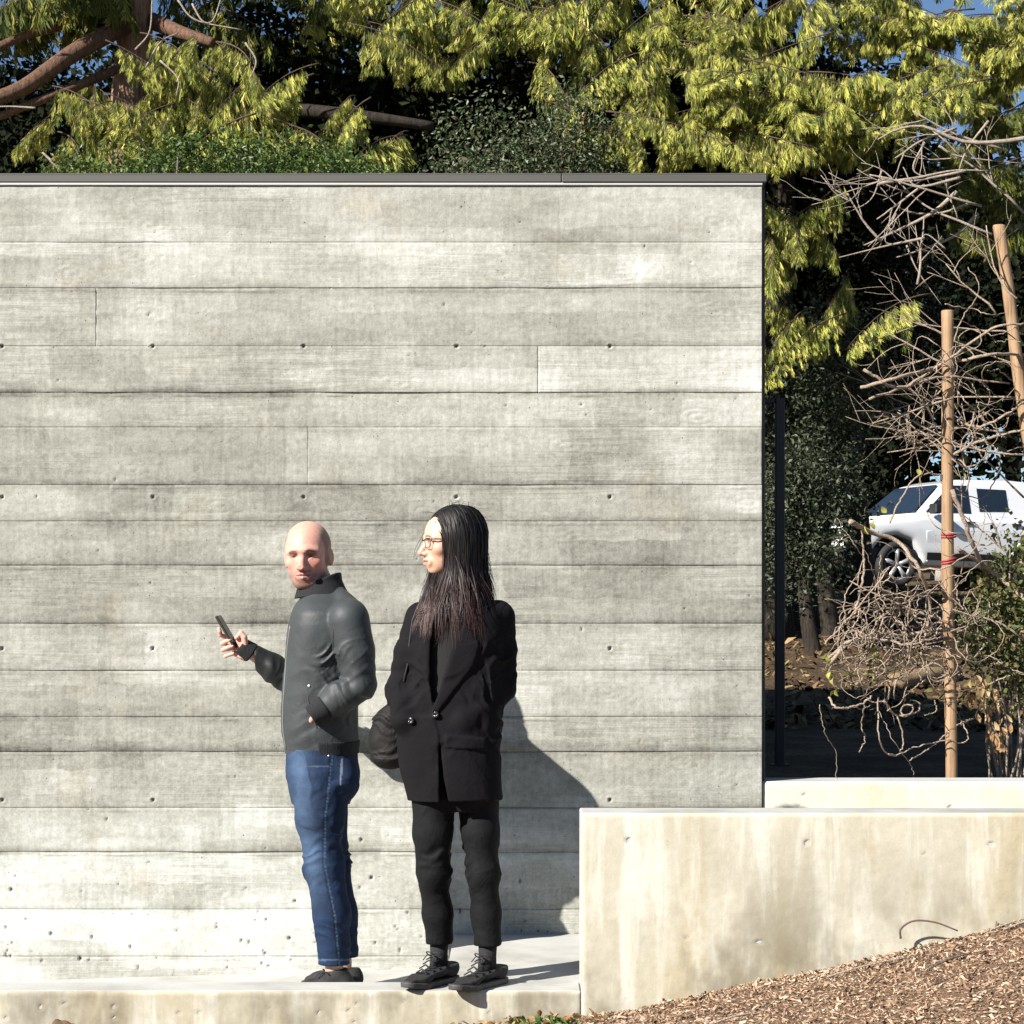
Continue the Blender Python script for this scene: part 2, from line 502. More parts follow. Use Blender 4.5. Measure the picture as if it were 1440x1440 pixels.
for ri in range(len(rows) - 1):
    z1, z0 = wz(rows[ri]), wz(rows[ri + 1])
    cuts = sorted([wx(j) for j in joints.get(ri, [])])
    if not any(c < -2.0 for c in cuts): cuts = [-2.3 - 0.37 * (ri % 4)] + cuts
    xe = [WALL_L] + cuts + [WALL_R]
    for bi in range(len(xe) - 1):
        xa, xb = xe[bi], xe[bi + 1]
        seed = ri * 7 + bi
        dz = depths[ri] + prng.uniform(-0.0004, 0.0004)

        def height(X, Z, seed=seed, dz=dz, z0=z0, z1=z1, xa=xa, xb=xb, ri=ri):
            u = (Z - z0) / (z1 - z0)
            h = dz + 0.0016 * fbm(X * 1.3, seed, Z * 9, seed, 3) + 0.0007 * fbm(X * 3.5, 3, Z * 60, seed, 3)
            h = h + 0.0006 * fbm(X * 24, 1, Z * 40, seed + 3, 2)
            # wood knots leave rings
            kr = np.random.default_rng(seed + 50)
            for _ in range(int((xb - xa) * 0.9)):
                kx, kz = kr.uniform(xa, xb), kr.uniform(z0 + .04, z1 - .04)
                rr = np.sqrt(((X - kx) / 2.2) ** 2 + (Z - kz) ** 2)
                h = h + 0.0011 * np.sin(rr * 330) * np.exp(-rr / 0.03)
            # a ragged lip or groove of grout along the seams
            rag = 0.5 + 0.5 * fbm(X * 7, ri, 0, 90 + ri, 4)
            k1, k0 = seam_k[rows[ri]], seam_k[rows[ri + 1]]
            lip = 0.007 * k1 * np.clip(rag * 2.6 - 1.15, 0, 1)
            h = h + lip * np.exp(-((Z - z1 + .007 + .004 * rag) / 0.004) ** 2)
            wig = .003 * fbm(X * 9, ri, 2, 71 + ri, 3)
            cut1 = k1 * np.clip(.28 + 1.3 * fbm(X * 2.6, ri, 4, 60 + ri, 3), 0.0, 1)
            h = h - .0035 * cut1 * np.exp(-np.clip(z1 - Z + wig, 0, 1) / .0035)
            rag2 = 0.5 + 0.5 * fbm(X * 5, ri, 5, 190 + ri, 4)
            h = h - 0.0055 * k0 * np.clip(rag2 * 2.4 - 0.85, 0, 1) * np.exp(-((Z - z0) / (.004 + .010 * rag2)) ** 2)
            seamd = np.minimum(Z - z0, (z1 - Z) * 1.6)
            wv = 0.010 + 0.022 * (0.5 + 0.5 * fbm(X * 2.2, ri, 1, 300 + ri, 3)) ** 1.5
            seam = (k0 * (Z - z0 < z1 - Z) + k1 * (Z - z0 >= z1 - Z)) * np.exp(-np.clip(seamd, 0, 1) / wv) * (0.25 + 0.9 * (0.5 + 0.5 * fbm(X * 3, ri, 9, 333 + ri, 4)))
            for xj in (xa, xb):
                if -2.2 < xj < WALL_R - 0.1:
                    seam = np.maximum(seam, 0.5 * np.exp(-np.abs(X - xj + .01 * fbm(Z * 20, 0, 0, 8, 2)) / 0.010) * (.5 + .5 * fbm(Z * 9, 2, 0, 4, 2)))
            pit = np.zeros_like(X)
            for px, py in ties:
                cx, cz = wx(px), wz(py)
                if xa - .05 < cx < xb + .05 and z0 - .05 < cz < z1 + .05:
                    d = dent(X, Z, cx, cz, .0095, .0095, 1.0, 0.5)
                    h = h - 0.012 * d
                    h = h + 0.0022 * np.exp(-((np.hypot(X - cx, Z - cz) - .0125) / .004) ** 2)
                    pit = np.maximum(pit, d * 0.25)
            for cx, cz, rx, rz in pits:
                if xa - .02 < cx < xb + .02 and z0 - .02 < cz < z1 + .02:
                    d = dent(X, Z, cx, cz, rx, rz, 1.0)
                    h = h - rx * 1.3 * d
                    pit = np.maximum(pit, d * 0.8)
            return h, {'seam': seam, 'pit': pit}
        xs = np.concatenate([np.arange(xa, min(xb, -2.25), 0.05), np.arange(max(xa, -2.25), xb, 0.0062), [xb]])
        b = relief('board', xa, xb, z0, z1, 0.0, 0.0052, height, wall, M_BOARD, back=0.03, edge=0.0004, xs=xs)
        t = tones[ri] + prng.uniform(-.04, .04)
        if ri == 3 and bi == len(xe) - 2: t = 0.66
        b['tone'] = float(t)
# metal coping in two lengths with a joint between, a pale drip edge under it
cz = WALL_TOP
for xa, xb, ya in ((WALL_L, wx(790) - .002, -0.013), (wx(790), WALL_R + 0.018, -0.015)):
    g = Geo().box((xa, ya, cz + 0.014), (xb, 0.40, cz + 0.044), 0.003)
    g.box((xa, ya + .008, cz + 0.0441), (xb, 0.39, cz + 0.052), 0.002)
    g.build('coping', M_FLASH, wall)
Geo().box((WALL_L, -0.009, cz + 0.003), (WALL_R + 0.002, 0.30, cz + 0.0139), 0.002).build('drip_edge', M_DRIP, wall)
Geo().box((WALL_R - 0.0038, 0.031, -0.40), (WALL_R + 0.016, 0.11, cz), 0.003).build('corner_trim', simple('dark_metal_trim', (0.03, 0.028, 0.026), 0.5), wall)

# ------------------------------------------------------------------ walkway, kerb, low walls
FRONT = -1.26
STEP_X = wx(625) * 0.86                                       # where the landing ends and a step drops
LOW_X = W(817.5, 0, FRONT)[0]
def slab(name, x0, x1, y0, y1, zf, mat, parent=None, nx=40, thick=0.12):
    xs = np.linspace(x0, x1, nx); V, Q = [], []
    for x in xs:
        V += [(x, y0, zf(x) - thick), (x, y0, zf(x)), (x, y1, zf(x)), (x, y1, zf(x) - thick)]
    n = len(xs)
    for i in range(n - 1):
        for k in range(4):
            Q.append([i * 4 + k, i * 4 + (k + 1) % 4, i * 4 + 4 + (k + 1) % 4, i * 4 + 4 + k])
    Q += [[0, 3, 2, 1], [(n - 1) * 4 + k for k in range(4)]]
    return link(name, np_mesh(name, V, np.array(Q), False), parent, mat)

landing = slab('pavement', STEP_X, 4.2, FRONT + 0.176, -0.001, lambda x: 0.0, M_FLOOR, nx=3, thick=0.5)
tag(landing, kind='structure')
lower = slab('path', -6.0, STEP_X - 0.001, FRONT + 0.176, -0.001, lambda x: -0.135 + 0.03 * min(0, x - STEP_X), M_FLOOR, nx=8, thick=0.3)
tag(lower, kind='structure')

def face_height(seed, holes, zl, rough=1.0):
    def height(X, Z):
        h = 0.0007 * fbm(X * 3, 0, Z * 3, seed, 3) + 0.0004 * rough * fbm(X * 40, 0, Z * 40, seed + 1, 2)
        pit = np.zeros_like(X)
        for cx, cz, r in holes:
            d = dent(X, Z, cx, cz, r, r * 1.1, 1.0, 0.5)
            h = h - 1.3 * r * d
            h = h + 0.001 * np.exp(-((np.hypot(X - cx, Z - cz) - r * 1.35) / (r * .3)) ** 2)
            pit = np.maximum(pit, d * .6)
        return h, {'pit': pit, 'damp': 1 - sstep(zl, zl + .62, Z + .12 * fbm(X * 2, 0, 0, seed, 2))}
    return height

kerb = empty('kerb', (0, 0, 0))
tag(kerb, 'low cast concrete kerb edging the walkway under the feet', 'kerb')
KX0, KX1 = -6.0, LOW_X - 0.002
Geo().box((KX0, FRONT + 0.006, -0.7), (KX1, FRONT + 0.175, -0.001), 0.004).build('core', M_FLOOR, kerb)
hr = np.random.default_rng(3)
holes = [(hr.uniform(-2, .15), hr.uniform(-.16, -.02), hr.uniform(.003, .008)) for _ in range(36)]
kf = relief('face', KX0, KX1, -0.39, -0.003, FRONT + .003, 0.008, face_height(21, holes, -.1),
            kerb, M_LOW, back=.02, edge=.004, xs=np.concatenate([np.arange(KX0, -2, .2), np.arange(-2, KX1, .010), [KX1]]))

fw = lambda px, py: (W(px, py, FRONT)[0], W(px, py, FRONT)[2])
low = empty('low_wall', (0, 0, 0))
tag(low, 'low smooth concrete wall with yellowish water stains beside the mulch slope', 'wall')
LTOP = fw(0, 1143)[1]
Geo().box((LOW_X, FRONT + .006, -0.7), (4.2, FRONT + 0.20, LTOP - .001), 0.005).build('core', M_FLOOR, low, attrs={'pit': np.zeros(24), 'damp': np.zeros(24)})
tie2 = [(*fw(px, py), .0085) for px, py in ((883.5, 1181), (1135, 1185), (1393, 1187))]
chips = [(*fw(px, py), r) for px, py, r in ((1067, 1325, .008), (1180, 1168, .003), (1192, 1169, .003), (965, 1318, .004), (967, 1335, .003),
                                          (1300, 1200, .003), (1030, 1190, .0025), (1436, 1165, .003), (905, 1255, .0025), (1240, 1210, .0025))]
relief('face', LOW_X, 4.2, -0.29, LTOP - .002, FRONT + .003, 0.008, face_height(31, tie2 + chips, .02), low, M_LOW, back=.02, edge=.005,
       xs=np.concatenate([np.arange(LOW_X, 1.95, .010), np.arange(1.95, 4.2, .15), [4.2]]))

backw = empty('low_wall', (0, 0, 0))
tag(backw, 'pale low concrete wall adjoining the corner of the tall wall', 'wall')
BTOP = wz(1099)
Geo().box((WALL_R + .003, 0.016, -0.4), (5.0, 0.22, BTOP - .001), 0.005).build('core', M_FLOOR, backw, attrs={'pit': np.zeros(24), 'damp': np.zeros(24)})
tie3 = [(wx(1121), wz(1134), .009), (wx(1337), wz(1135.5), .009), (wx(1131), wz(1116), .006)]
relief('face', WALL_R + .003, 5.0, -0.1, BTOP - .002, 0.013, 0.010, face_height(41, tie3, -3), backw, M_BACK, back=.02, edge=.005,
       xs=np.concatenate([np.arange(WALL_R + .003, 2.3, .012), np.arange(2.3, 5.0, .15), [5.0]]))

# ------------------------------------------------------------------ ground in front: earth, mulch
def front_z(X, Y):
    X = np.asarray(X, float); Y = np.asarray(Y, float)
    # the slope rises to the right along the low wall and flattens towards the viewer
    xs = np.array([-8, -0.5, 0.0, 0.24, 0.5, 0.9, 1.3, 1.75, 3.0, 8.0])
    zs = np.array([-.20, -.16, -.115, -.09, -.045, .035, .125, .235, .50, .9])
    z = np.interp(X, xs, zs)
    t = np.clip((FRONT - Y) / 6.0, 0, 1)
    z = z - 0.10 * t * (X > -9) - 0.05 * t * np.clip(X, 0, 2)
    return z + 0.012 * fbm(X * 2.5, Y * 2.5, 0, 5, 3) + 0.006 * fbm(X * 11, Y * 11, 0, 6, 2)


def earth_mat(name, c1, c2, c3, sc=6):
    m = Mat(name)
    f = m.noise(sc, 8, 0.7)
    g = m.noise(sc * 9, 6, 0.75, (1, 1, 1), (4, 4, 0))
    col = m.ramp(m.math('ADD', m.math('MULTIPLY', f, 0.5), m.math('MULTIPLY', g, 0.5)), [(0.3, c1), (0.5, c2), (0.7, c3)])
    m.set(Base_Color=col, Roughness=0.95)
    m.b.inputs['Specular IOR Level'].default_value = 0.1
    m.bump(m.math('ADD', f, g), 0.8, 0.02)
    return m.m


M_EARTH = earth_mat('dry_earth', (0.07, 0.045, 0.03), (0.19, 0.12, 0.075), (0.32, 0.21, 0.14))


def terrain(name, xs, ys, zf, mat):
    X, Y = np.meshgrid(xs, ys, indexing='ij')
    Z = zf(X, Y)
    V = np.stack([X, Y, Z], -1).reshape(-1, 3)
    nx, ny = X.shape
    i = np.arange(nx - 1)[:, None] * ny + np.arange(ny - 1)[None, :]
    Q = np.stack([i, i + ny, i + ny + 1, i + 1], -1).reshape(-1, 4)
    o = link(name, np_mesh(name, V, Q, True), None, mat)
    tag(o, kind='structure')
    return o


terrain('ground', np.concatenate([np.arange(-30, -2.5, 2.5), np.arange(-2.5, 2.6, .05), np.arange(3, 31, 2.5)]),
        np.concatenate([np.arange(-30, -5, 2.0), np.arange(-5, FRONT + .03, .05)]), front_z, M_EARTH)


def leaf_mat(name, rough=0.6, trans=0.3, var=0.35, spec=0.3):
    """Foliage or litter coloured by its own per-piece colour attribute."""
    m = Mat(name)
    col = m.attr('Col').outputs['Color']
    m.set(Base_Color=col, Roughness=rough)
    m.b.inputs['Specular IOR Level'].default_value = spec
    if trans > 0:
        tr = m.n('BsdfTranslucent', {'Color': col})
        mx = m.n('MixShader', {0: trans, 1: m.b.outputs[0], 2: tr.outputs[0]})
        m.t.links.new(mx.outputs[0], m.out.inputs[0])
    return m.m


M_CHIP = leaf_mat('wood_chips', 0.9, 0.0, spec=0.1)


def scatter_chips(name, n, pos, normal_jit, lmin, lmax, wrel, palette, rng, lift=0.004, thick=True):
    """Wood chips and bark shreds: bent slivers with a ridge, lying every which way."""
    P = pos(n)
    L = rng.uniform(lmin, lmax, n) * rng.choice([0.6, 1.0, 1.7], n, p=[.5, .4, .1]); Wd = L * rng.uniform(*wrel, n)
    a = rng.uniform(0, 2 * math.pi, n); tilt = rng.normal(0, normal_jit, n); roll = rng.normal(0, normal_jit, n)
    ux = np.stack([np.cos(a) * np.cos(tilt), np.sin(a) * np.cos(tilt), np.sin(tilt)], 1)
    vy = np.stack([-np.sin(a) * np.cos(roll), np.cos(a) * np.cos(roll), np.sin(roll)], 1)
    nz = np.cross(ux, vy)
    P = P + np.stack([0 * L, 0 * L, lift + np.abs(np.sin(tilt)) * L * 0.4], 1)
    l, w = (L / 2)[:, None], (Wd / 2)[:, None]
    k = rng.uniform(-.5, .5, n)[:, None]
    v = np.stack([P - ux * l - vy * w * .6, P + ux * l - vy * w * .5 + nz * k * l * .3, P + ux * l * .9 + vy * w * .7,
                  P - ux * l * .85 + vy * w, P + nz * w * .8, P - nz * w * .3], 1)
    T = np.array([[0, 1, 4], [1, 2, 4], [2, 3, 4], [3, 0, 4]])
    V = v[:, :5].reshape(-1, 3)
    F = (T[None] + (np.arange(n) * 5)[:, None, None]).reshape(-1, 3)
    pal = np.array(palette)
    c = pal[rng.integers(0, len(pal), n)] * rng.uniform(.6, 1.25, (n, 1))
    me = np_mesh(name, V, F, False, cols={'Col': np.repeat(c, 5, 0)})
    return link(name, me, None, M_CHIP)


chip_pal = [(.40, .275, .185), (.34, .225, .145), (.47, .355, .25), (.28, .18, .12), (.54, .43, .32), (.17, .11, .075), (.41, .27, .175), (.36, .225, .14), (.09, .06, .045)]
def chip_pos(n):
    r = np.random.default_rng(77)
    out = np.zeros((0, 3))
    while len(out) < n:
        x = r.uniform(0.0, 2.6, n); y = FRONT - 0.0 - r.uniform(0.0, 1, n) ** 1.3 * 2.6
        edge = 0.20 + 0.42 * np.clip((FRONT - y), 0, .3) * 0 + .10 * fbm(x * 0, y * 3, 0, 4, 2)
        k = x > edge + r.normal(0, .09, n)
        p = np.stack([x[k], y[k], front_z(x[k], y[k])], 1)
        out = np.concatenate([out, p])
    return out[:n]
mul = scatter_chips('mulch', 60000, chip_pos, 0.36, .006, .019, (.18, .6), chip_pal, np.random.default_rng(8))
tag(mul, 'shredded brown wood mulch covering the slope before the low wall', 'mulch', kind='stuff')
# ------------------------------------------------------------------ modelling with distance fields
def smin(a, b, k):
    if k <= 0: return np.minimum(a, b)
    h = np.clip(0.5 + 0.5 * (b - a) / k, 0, 1)
    return b + (a - b) * h - k * h * (1 - h)


def smax(a, b, k):
    return -smin(-a, -b, k)


def unit(v):
    v = np.asarray(v, float)
    return v / np.linalg.norm(v)


def frame(fwd, up=(0, 0, 1)):
    """Rows: right (local x), back (local y), up (local z); the front looks along -y."""
    f = unit(fwd); u = np.asarray(up, float); u = unit(u - f * np.dot(u, f))
    y = -f
    return np.stack([np.cross(y, u), y, u])


class SDF:
    def __init__(s, lo, hi, h):
        s.lo, s.h = np.array(lo, float), h
        n = np.ceil((np.array(hi) - s.lo) / h).astype(int) + 1
        ax = [(s.lo[i] + np.arange(n[i]) * h).astype(np.float32) for i in range(3)]
        s.zax = ax[2]
        s.X, s.Y, s.Z = np.meshgrid(*ax, indexing='ij', sparse=True)
        s.shape = tuple(n)
        s.D = np.full(s.shape, 9.0, np.float32)

    def ell(s, c, r, R=None):
        c = [float(v) for v in c]; R = None if R is None else [[float(v) for v in q] for q in R]
        x, y, z = s.X - c[0], s.Y - c[1], s.Z - c[2]
        if R is not None:
            x, y, z = (R[i][0] * x + R[i][1] * y + R[i][2] * z for i in range(3))
        a, b, e = x / r[0], y / r[1], z / r[2]
        k0 = np.sqrt(a * a + b * b + e * e)
        k1 = np.sqrt((a / r[0]) ** 2 + (b / r[1]) ** 2 + (e / r[2]) ** 2) + 1e-6
        return (k0 * (k0 - 1) / k1).astype(np.float32)

    def cone(s, a, b, ra, rb, sq=None):
        a, b = np.array(a, float), np.array(b, float)
        ba = b - a; L = float(ba @ ba) + 1e-12
        a, ba = a.tolist(), ba.tolist()
        x, y, z = s.X - a[0], s.Y - a[1], s.Z - a[2]
        t = np.clip((x * ba[0] + y * ba[1] + z * ba[2]) / L, 0, 1)
        return (np.sqrt((x - t * ba[0]) ** 2 + (y - t * ba[1]) ** 2 + (z - t * ba[2]) ** 2) - (ra + (rb - ra) * t)).astype(np.float32)

    def chain(s, pts, rad, k=0.0):
        d = None
        for i in range(len(pts) - 1):
            e = s.cone(pts[i], pts[i + 1], rad[i], rad[i + 1])
            d = e if d is None else smin(d, e, k)
        return d

    def loft(s, z, cx, cy, rx, ry, p=2.0, yaw=0.0):
        z = np.asarray(z, float); o = np.argsort(z)
        zz = s.zax
        def ip(v):
            v = np.broadcast_to(np.asarray(v, float), z.shape)[o]
            f = np.interp(zz, z[o], v)
            w = max(1, int(0.012 / s.h))
            ker = np.ones(2 * w + 1) / (2 * w + 1)
            return np.convolve(np.pad(f, w, 'edge'), ker, 'valid')[None, None, :].astype(np.float32)
        CX, CY, RX, RY = ip(cx), ip(cy), ip(rx), ip(ry)
        x, y = s.X - CX, s.Y - CY
        if yaw:
            c, n = math.cos(yaw), math.sin(yaw)
            x, y = c * x + n * y, -n * x + c * y
        r = (np.abs(x / RX) ** p + np.abs(y / RY) ** p) ** (1 / p)
        d = (r - 1) * np.minimum(RX, RY)
        return np.maximum(d, np.maximum(z.min() - s.Z, s.Z - z.max())).astype(np.float32)

    def box(s, c, half, R=None, rnd=0.004):
        c = [float(v) for v in c]; R = None if R is None else [[float(v) for v in q] for q in R]
        x, y, z = s.X - c[0], s.Y - c[1], s.Z - c[2]
        if R is not None:
            x, y, z = (R[i][0] * x + R[i][1] * y + R[i][2] * z for i in range(3))
        qx, qy, qz = np.abs(x) - half[0] + rnd, np.abs(y) - half[1] + rnd, np.abs(z) - half[2] + rnd
        o = np.sqrt(np.maximum(qx, 0) ** 2 + np.maximum(qy, 0) ** 2 + np.maximum(qz, 0) ** 2)
        return (o + np.minimum(np.maximum(qx, np.maximum(qy, qz)), 0) - rnd).astype(np.float32)

    def add(s, d, k=0.0): s.D = smin(s.D, d, k); return s
    def sub(s, d, k=0.0): s.D = smax(s.D, -d, k); return s
    def cut(s, d, k=0.0): s.D = smax(s.D, d, k); return s

    def band(s, fn, w=0.035):
        """Displace the surface: fn(x, y, z) is how far it is pushed outwards."""
        m = np.abs(s.D) < w
        i = np.nonzero(m)
        p = [(s.lo[k] + i[k] * s.h).astype(np.float32) for k in range(3)]
        s.D[m] -= fn(*p).astype(np.float32)
        return s

    def mesh(s, smooth=1):
        D = s.D
        D[0] = D[-1] = 1; D[:, 0] = D[:, -1] = 1; D[:, :, 0] = D[:, :, -1] = 1
        S = D < 0
        c = [S[a:S.shape[0] - 1 + a, b:S.shape[1] - 1 + b, e:S.shape[2] - 1 + e] for a in (0, 1) for b in (0, 1) for e in (0, 1)]
        anyt, allt = c[0].copy(), c[0].copy()
        for q in c[1:]:
            anyt |= q; allt &= q
        act = anyt & ~allt
        I = np.stack(np.nonzero(act), 1)
        idx = np.full(act.shape, -1, np.int32); idx[act] = np.arange(len(I))
        off = np.array([(a, b, e) for a in (0, 1) for b in (0, 1) for e in (0, 1)])
        val = np.stack([D[I[:, 0] + o[0], I[:, 1] + o[1], I[:, 2] + o[2]] for o in off], 1)
        acc = np.zeros((len(I), 3)); cnt = np.zeros(len(I))
        for a in range(8):
            for b in range(a + 1, 8):
                if np.abs(off[a] - off[b]).sum() != 1: continue
                va, vb = val[:, a], val[:, b]
                m = (va < 0) != (vb < 0)
                t = (va[m] / (va[m] - vb[m]))[:, None]
                acc[m] += off[a] + t * (off[b] - off[a]); cnt[m] += 1
        V = s.lo + (I + acc / cnt[:, None]) * s.h
        quads = []
        for ax in range(3):
            sl0 = [slice(None)] * 3; sl1 = [slice(None)] * 3
            sl0[ax] = slice(0, -1); sl1[ax] = slice(1, None)
            a, b = S[tuple(sl0)], S[tuple(sl1)]
            E = np.stack(np.nonzero(a != b), 1)
            o1, o2 = [(1, 2), (2, 0), (0, 1)][ax]
            ok = (E[:, o1] > 0) & (E[:, o2] > 0)
            E = E[ok]
            e1 = np.zeros(3, int); e1[o1] = 1; e2 = np.zeros(3, int); e2[o2] = 1
            g = lambda P: idx[P[:, 0], P[:, 1], P[:, 2]]
            q = np.stack([g(E - e1 - e2), g(E - e2), g(E), g(E - e1)], 1)
            inside = a[tuple(E.T)]
            q[~inside] = q[~inside][:, ::-1]
            quads.append(q)
        Q = np.concatenate(quads)
        Q = Q[(Q >= 0).all(1)]
        for _ in range(smooth):                               # light smoothing takes the grid steps out
            acc = np.zeros_like(V); cnt = np.zeros(len(V))
            for a, b in ((0, 1), (1, 2), (2, 3), (3, 0)):
                np.add.at(acc, Q[:, a], V[Q[:, b]]); np.add.at(acc, Q[:, b], V[Q[:, a]])
                np.add.at(cnt, Q[:, a], 1); np.add.at(cnt, Q[:, b], 1)
            V = 0.45 * V + 0.55 * acc / np.maximum(cnt, 1)[:, None]
        return V, Q


def crease(a, b, freq, amp, seed, lat=5.0, warp=0.5, lo=0.0, hi=1.0, fade=0.12, sharp=.26, slant=0.0):
    """Cloth creases running across the line a-b, strongest between lo and hi along it."""
    a, b = np.array(a, float), np.array(b, float)
    L = np.linalg.norm(b - a); ax = (b - a) / L
    def fn(x, y, z):
        t = ((x - a[0]) * ax[0] + (y - a[1]) * ax[1] + (z - a[2]) * ax[2]) / L
        w = warp * (vnoise(x * 7, y * 7, z * 7, seed) + .5 * vnoise(x * 17, y * 17, z * 17, seed + 5))
        dist = np.sqrt((x - a[0] - t * L * ax[0]) ** 2 + (y - a[1] - t * L * ax[1]) ** 2 + (z - a[2] - t * L * ax[2]) ** 2)
        q = t * L * freq + w * 2.0 + slant * (x * 11 + y * 5)
        n = vnoise(q, x * lat + 9, y * lat + z * lat * .6, seed + 1)
        r = np.exp(-(n / sharp) ** 2) - .35
        n2 = vnoise(q * 2.1 + 7, x * lat * 1.7 + 3, y * lat * 1.7 + z * lat, seed + 2)
        r = r + .45 * (np.exp(-(n2 / sharp) ** 2) - .35)
        m = sstep(lo - fade, lo + fade, t) * (1 - sstep(hi - fade, hi + fade, t)) * (1 - sstep(.11, .18, dist))
        m = m * (.45 + .55 * sstep(-.5, .5, vnoise(x * 6 + 3, y * 6, z * 6, seed + 9)))
        return amp * m * r
    return fn


def soft(amp, f, seed, stretch=(1, 1, 1)):
    return lambda x, y, z: amp * fbm(x * f * stretch[0], y * f * stretch[1], z * f * stretch[2], seed, 3)


def poly_in(poly, x, z):
    """Signed distance (negative inside) to a polygon in the x-z plane."""
    poly = np.asarray(poly, float)
    d = np.full(x.shape, 1e9); ins = np.zeros(x.shape, bool)
    for i in range(len(poly)):
        a, b = poly[i], poly[(i + 1) % len(poly)]
        e = b - a; wx_, wz_ = x - a[0], z - a[1]
        t = np.clip((wx_ * e[0] + wz_ * e[1]) / (e @ e + 1e-12), 0, 1)
        d = np.minimum(d, (wx_ - e[0] * t) ** 2 + (wz_ - e[1] * t) ** 2)
        c = ((a[1] <= z) & (b[1] > z)) | ((b[1] <= z) & (a[1] > z))
        with np.errstate(divide='ignore', invalid='ignore'):
            xx = a[0] + (z - a[1]) / (b[1] - a[1] + 1e-12) * e[0]
        ins ^= c & (x < xx)
    d = np.sqrt(d)
    return np.where(ins, -d, d)


from mathutils.bvhtree import BVHTree
def skin_hit(V, Q):
    """Finds where a sight line meets a surface, so that trim sits on the cloth."""
    bv = BVHTree.FromPolygons([tuple(map(float, v)) for v in V], [tuple(map(int, q)) for q in Q])
    o = Vector((0, CAM_Y, CAM_Z))
    def f(px, py, off=0.0, dflt=-1.0):
        d = (Vector(W(px, py, dflt)) - o).normalized()
        h = bv.ray_cast(o, d)
        p = h[0] if h[0] is not None else Vector(W(px, py, dflt))
        return np.array(p - d * off)
    return f


def join(parts):
    V, Q, Cc, n = [], [], [], 0
    for v, q, c in parts:
        V.append(v); Q.append(q + n); Cc.append(c); n += len(v)
    return np.concatenate(V), np.concatenate(Q), np.concatenate(Cc)


def attr_mat(name, rough=0.6, spec=0.4, bump_scale=0, bump=0.3, dist=0.001, sss=0.0, sheen=0.0, coat=0.0, var=0.0, wr=0.0, wrs=16.0):
    m = Mat(name)
    col = m.attr('Col').outputs['Color']
    if var:
        n = m.noise(bump_scale * .5, 5, 0.65)
        col = m.mix(1.0, col, m.mix(n, (1 - var,) * 3, (1 + var,) * 3), 'MULTIPLY')
    m.set(Base_Color=col, Roughness=rough)
    m.b.inputs['Specular IOR Level'].default_value = spec
    if sss:
        m.b.inputs['Subsurface Weight'].default_value = sss
        m.b.inputs['Subsurface Radius'].default_value = (1.0, 0.35, 0.2)
        m.b.inputs['Subsurface Scale'].default_value = 0.006
    if sheen:
        m.b.inputs['Sheen Weight'].default_value = sheen
        m.b.inputs['Sheen Roughness'].default_value = 0.5
    nrm = None
    if wr:                                                     # sharp little creases
        a = m.math('ABSOLUTE', m.math('SUBTRACT', m.noise(wrs, 3, 0.55, (1, 1, .8), (2, 1, 0), 1.6), 0.5))
        nd = m.n('Bump', {'Height': m.rng(a, 0.0, 0.10, 1.0, 0.0), 'Strength': wr, 'Distance': 0.006})
        nrm = nd.outputs[0]
    if bump_scale:
        m.bump(m.noise(bump_scale, 4, 0.6), bump, dist, nrm)
    elif nrm is not None:
        m.put(m.b.inputs['Normal'], nrm)
    return m.m


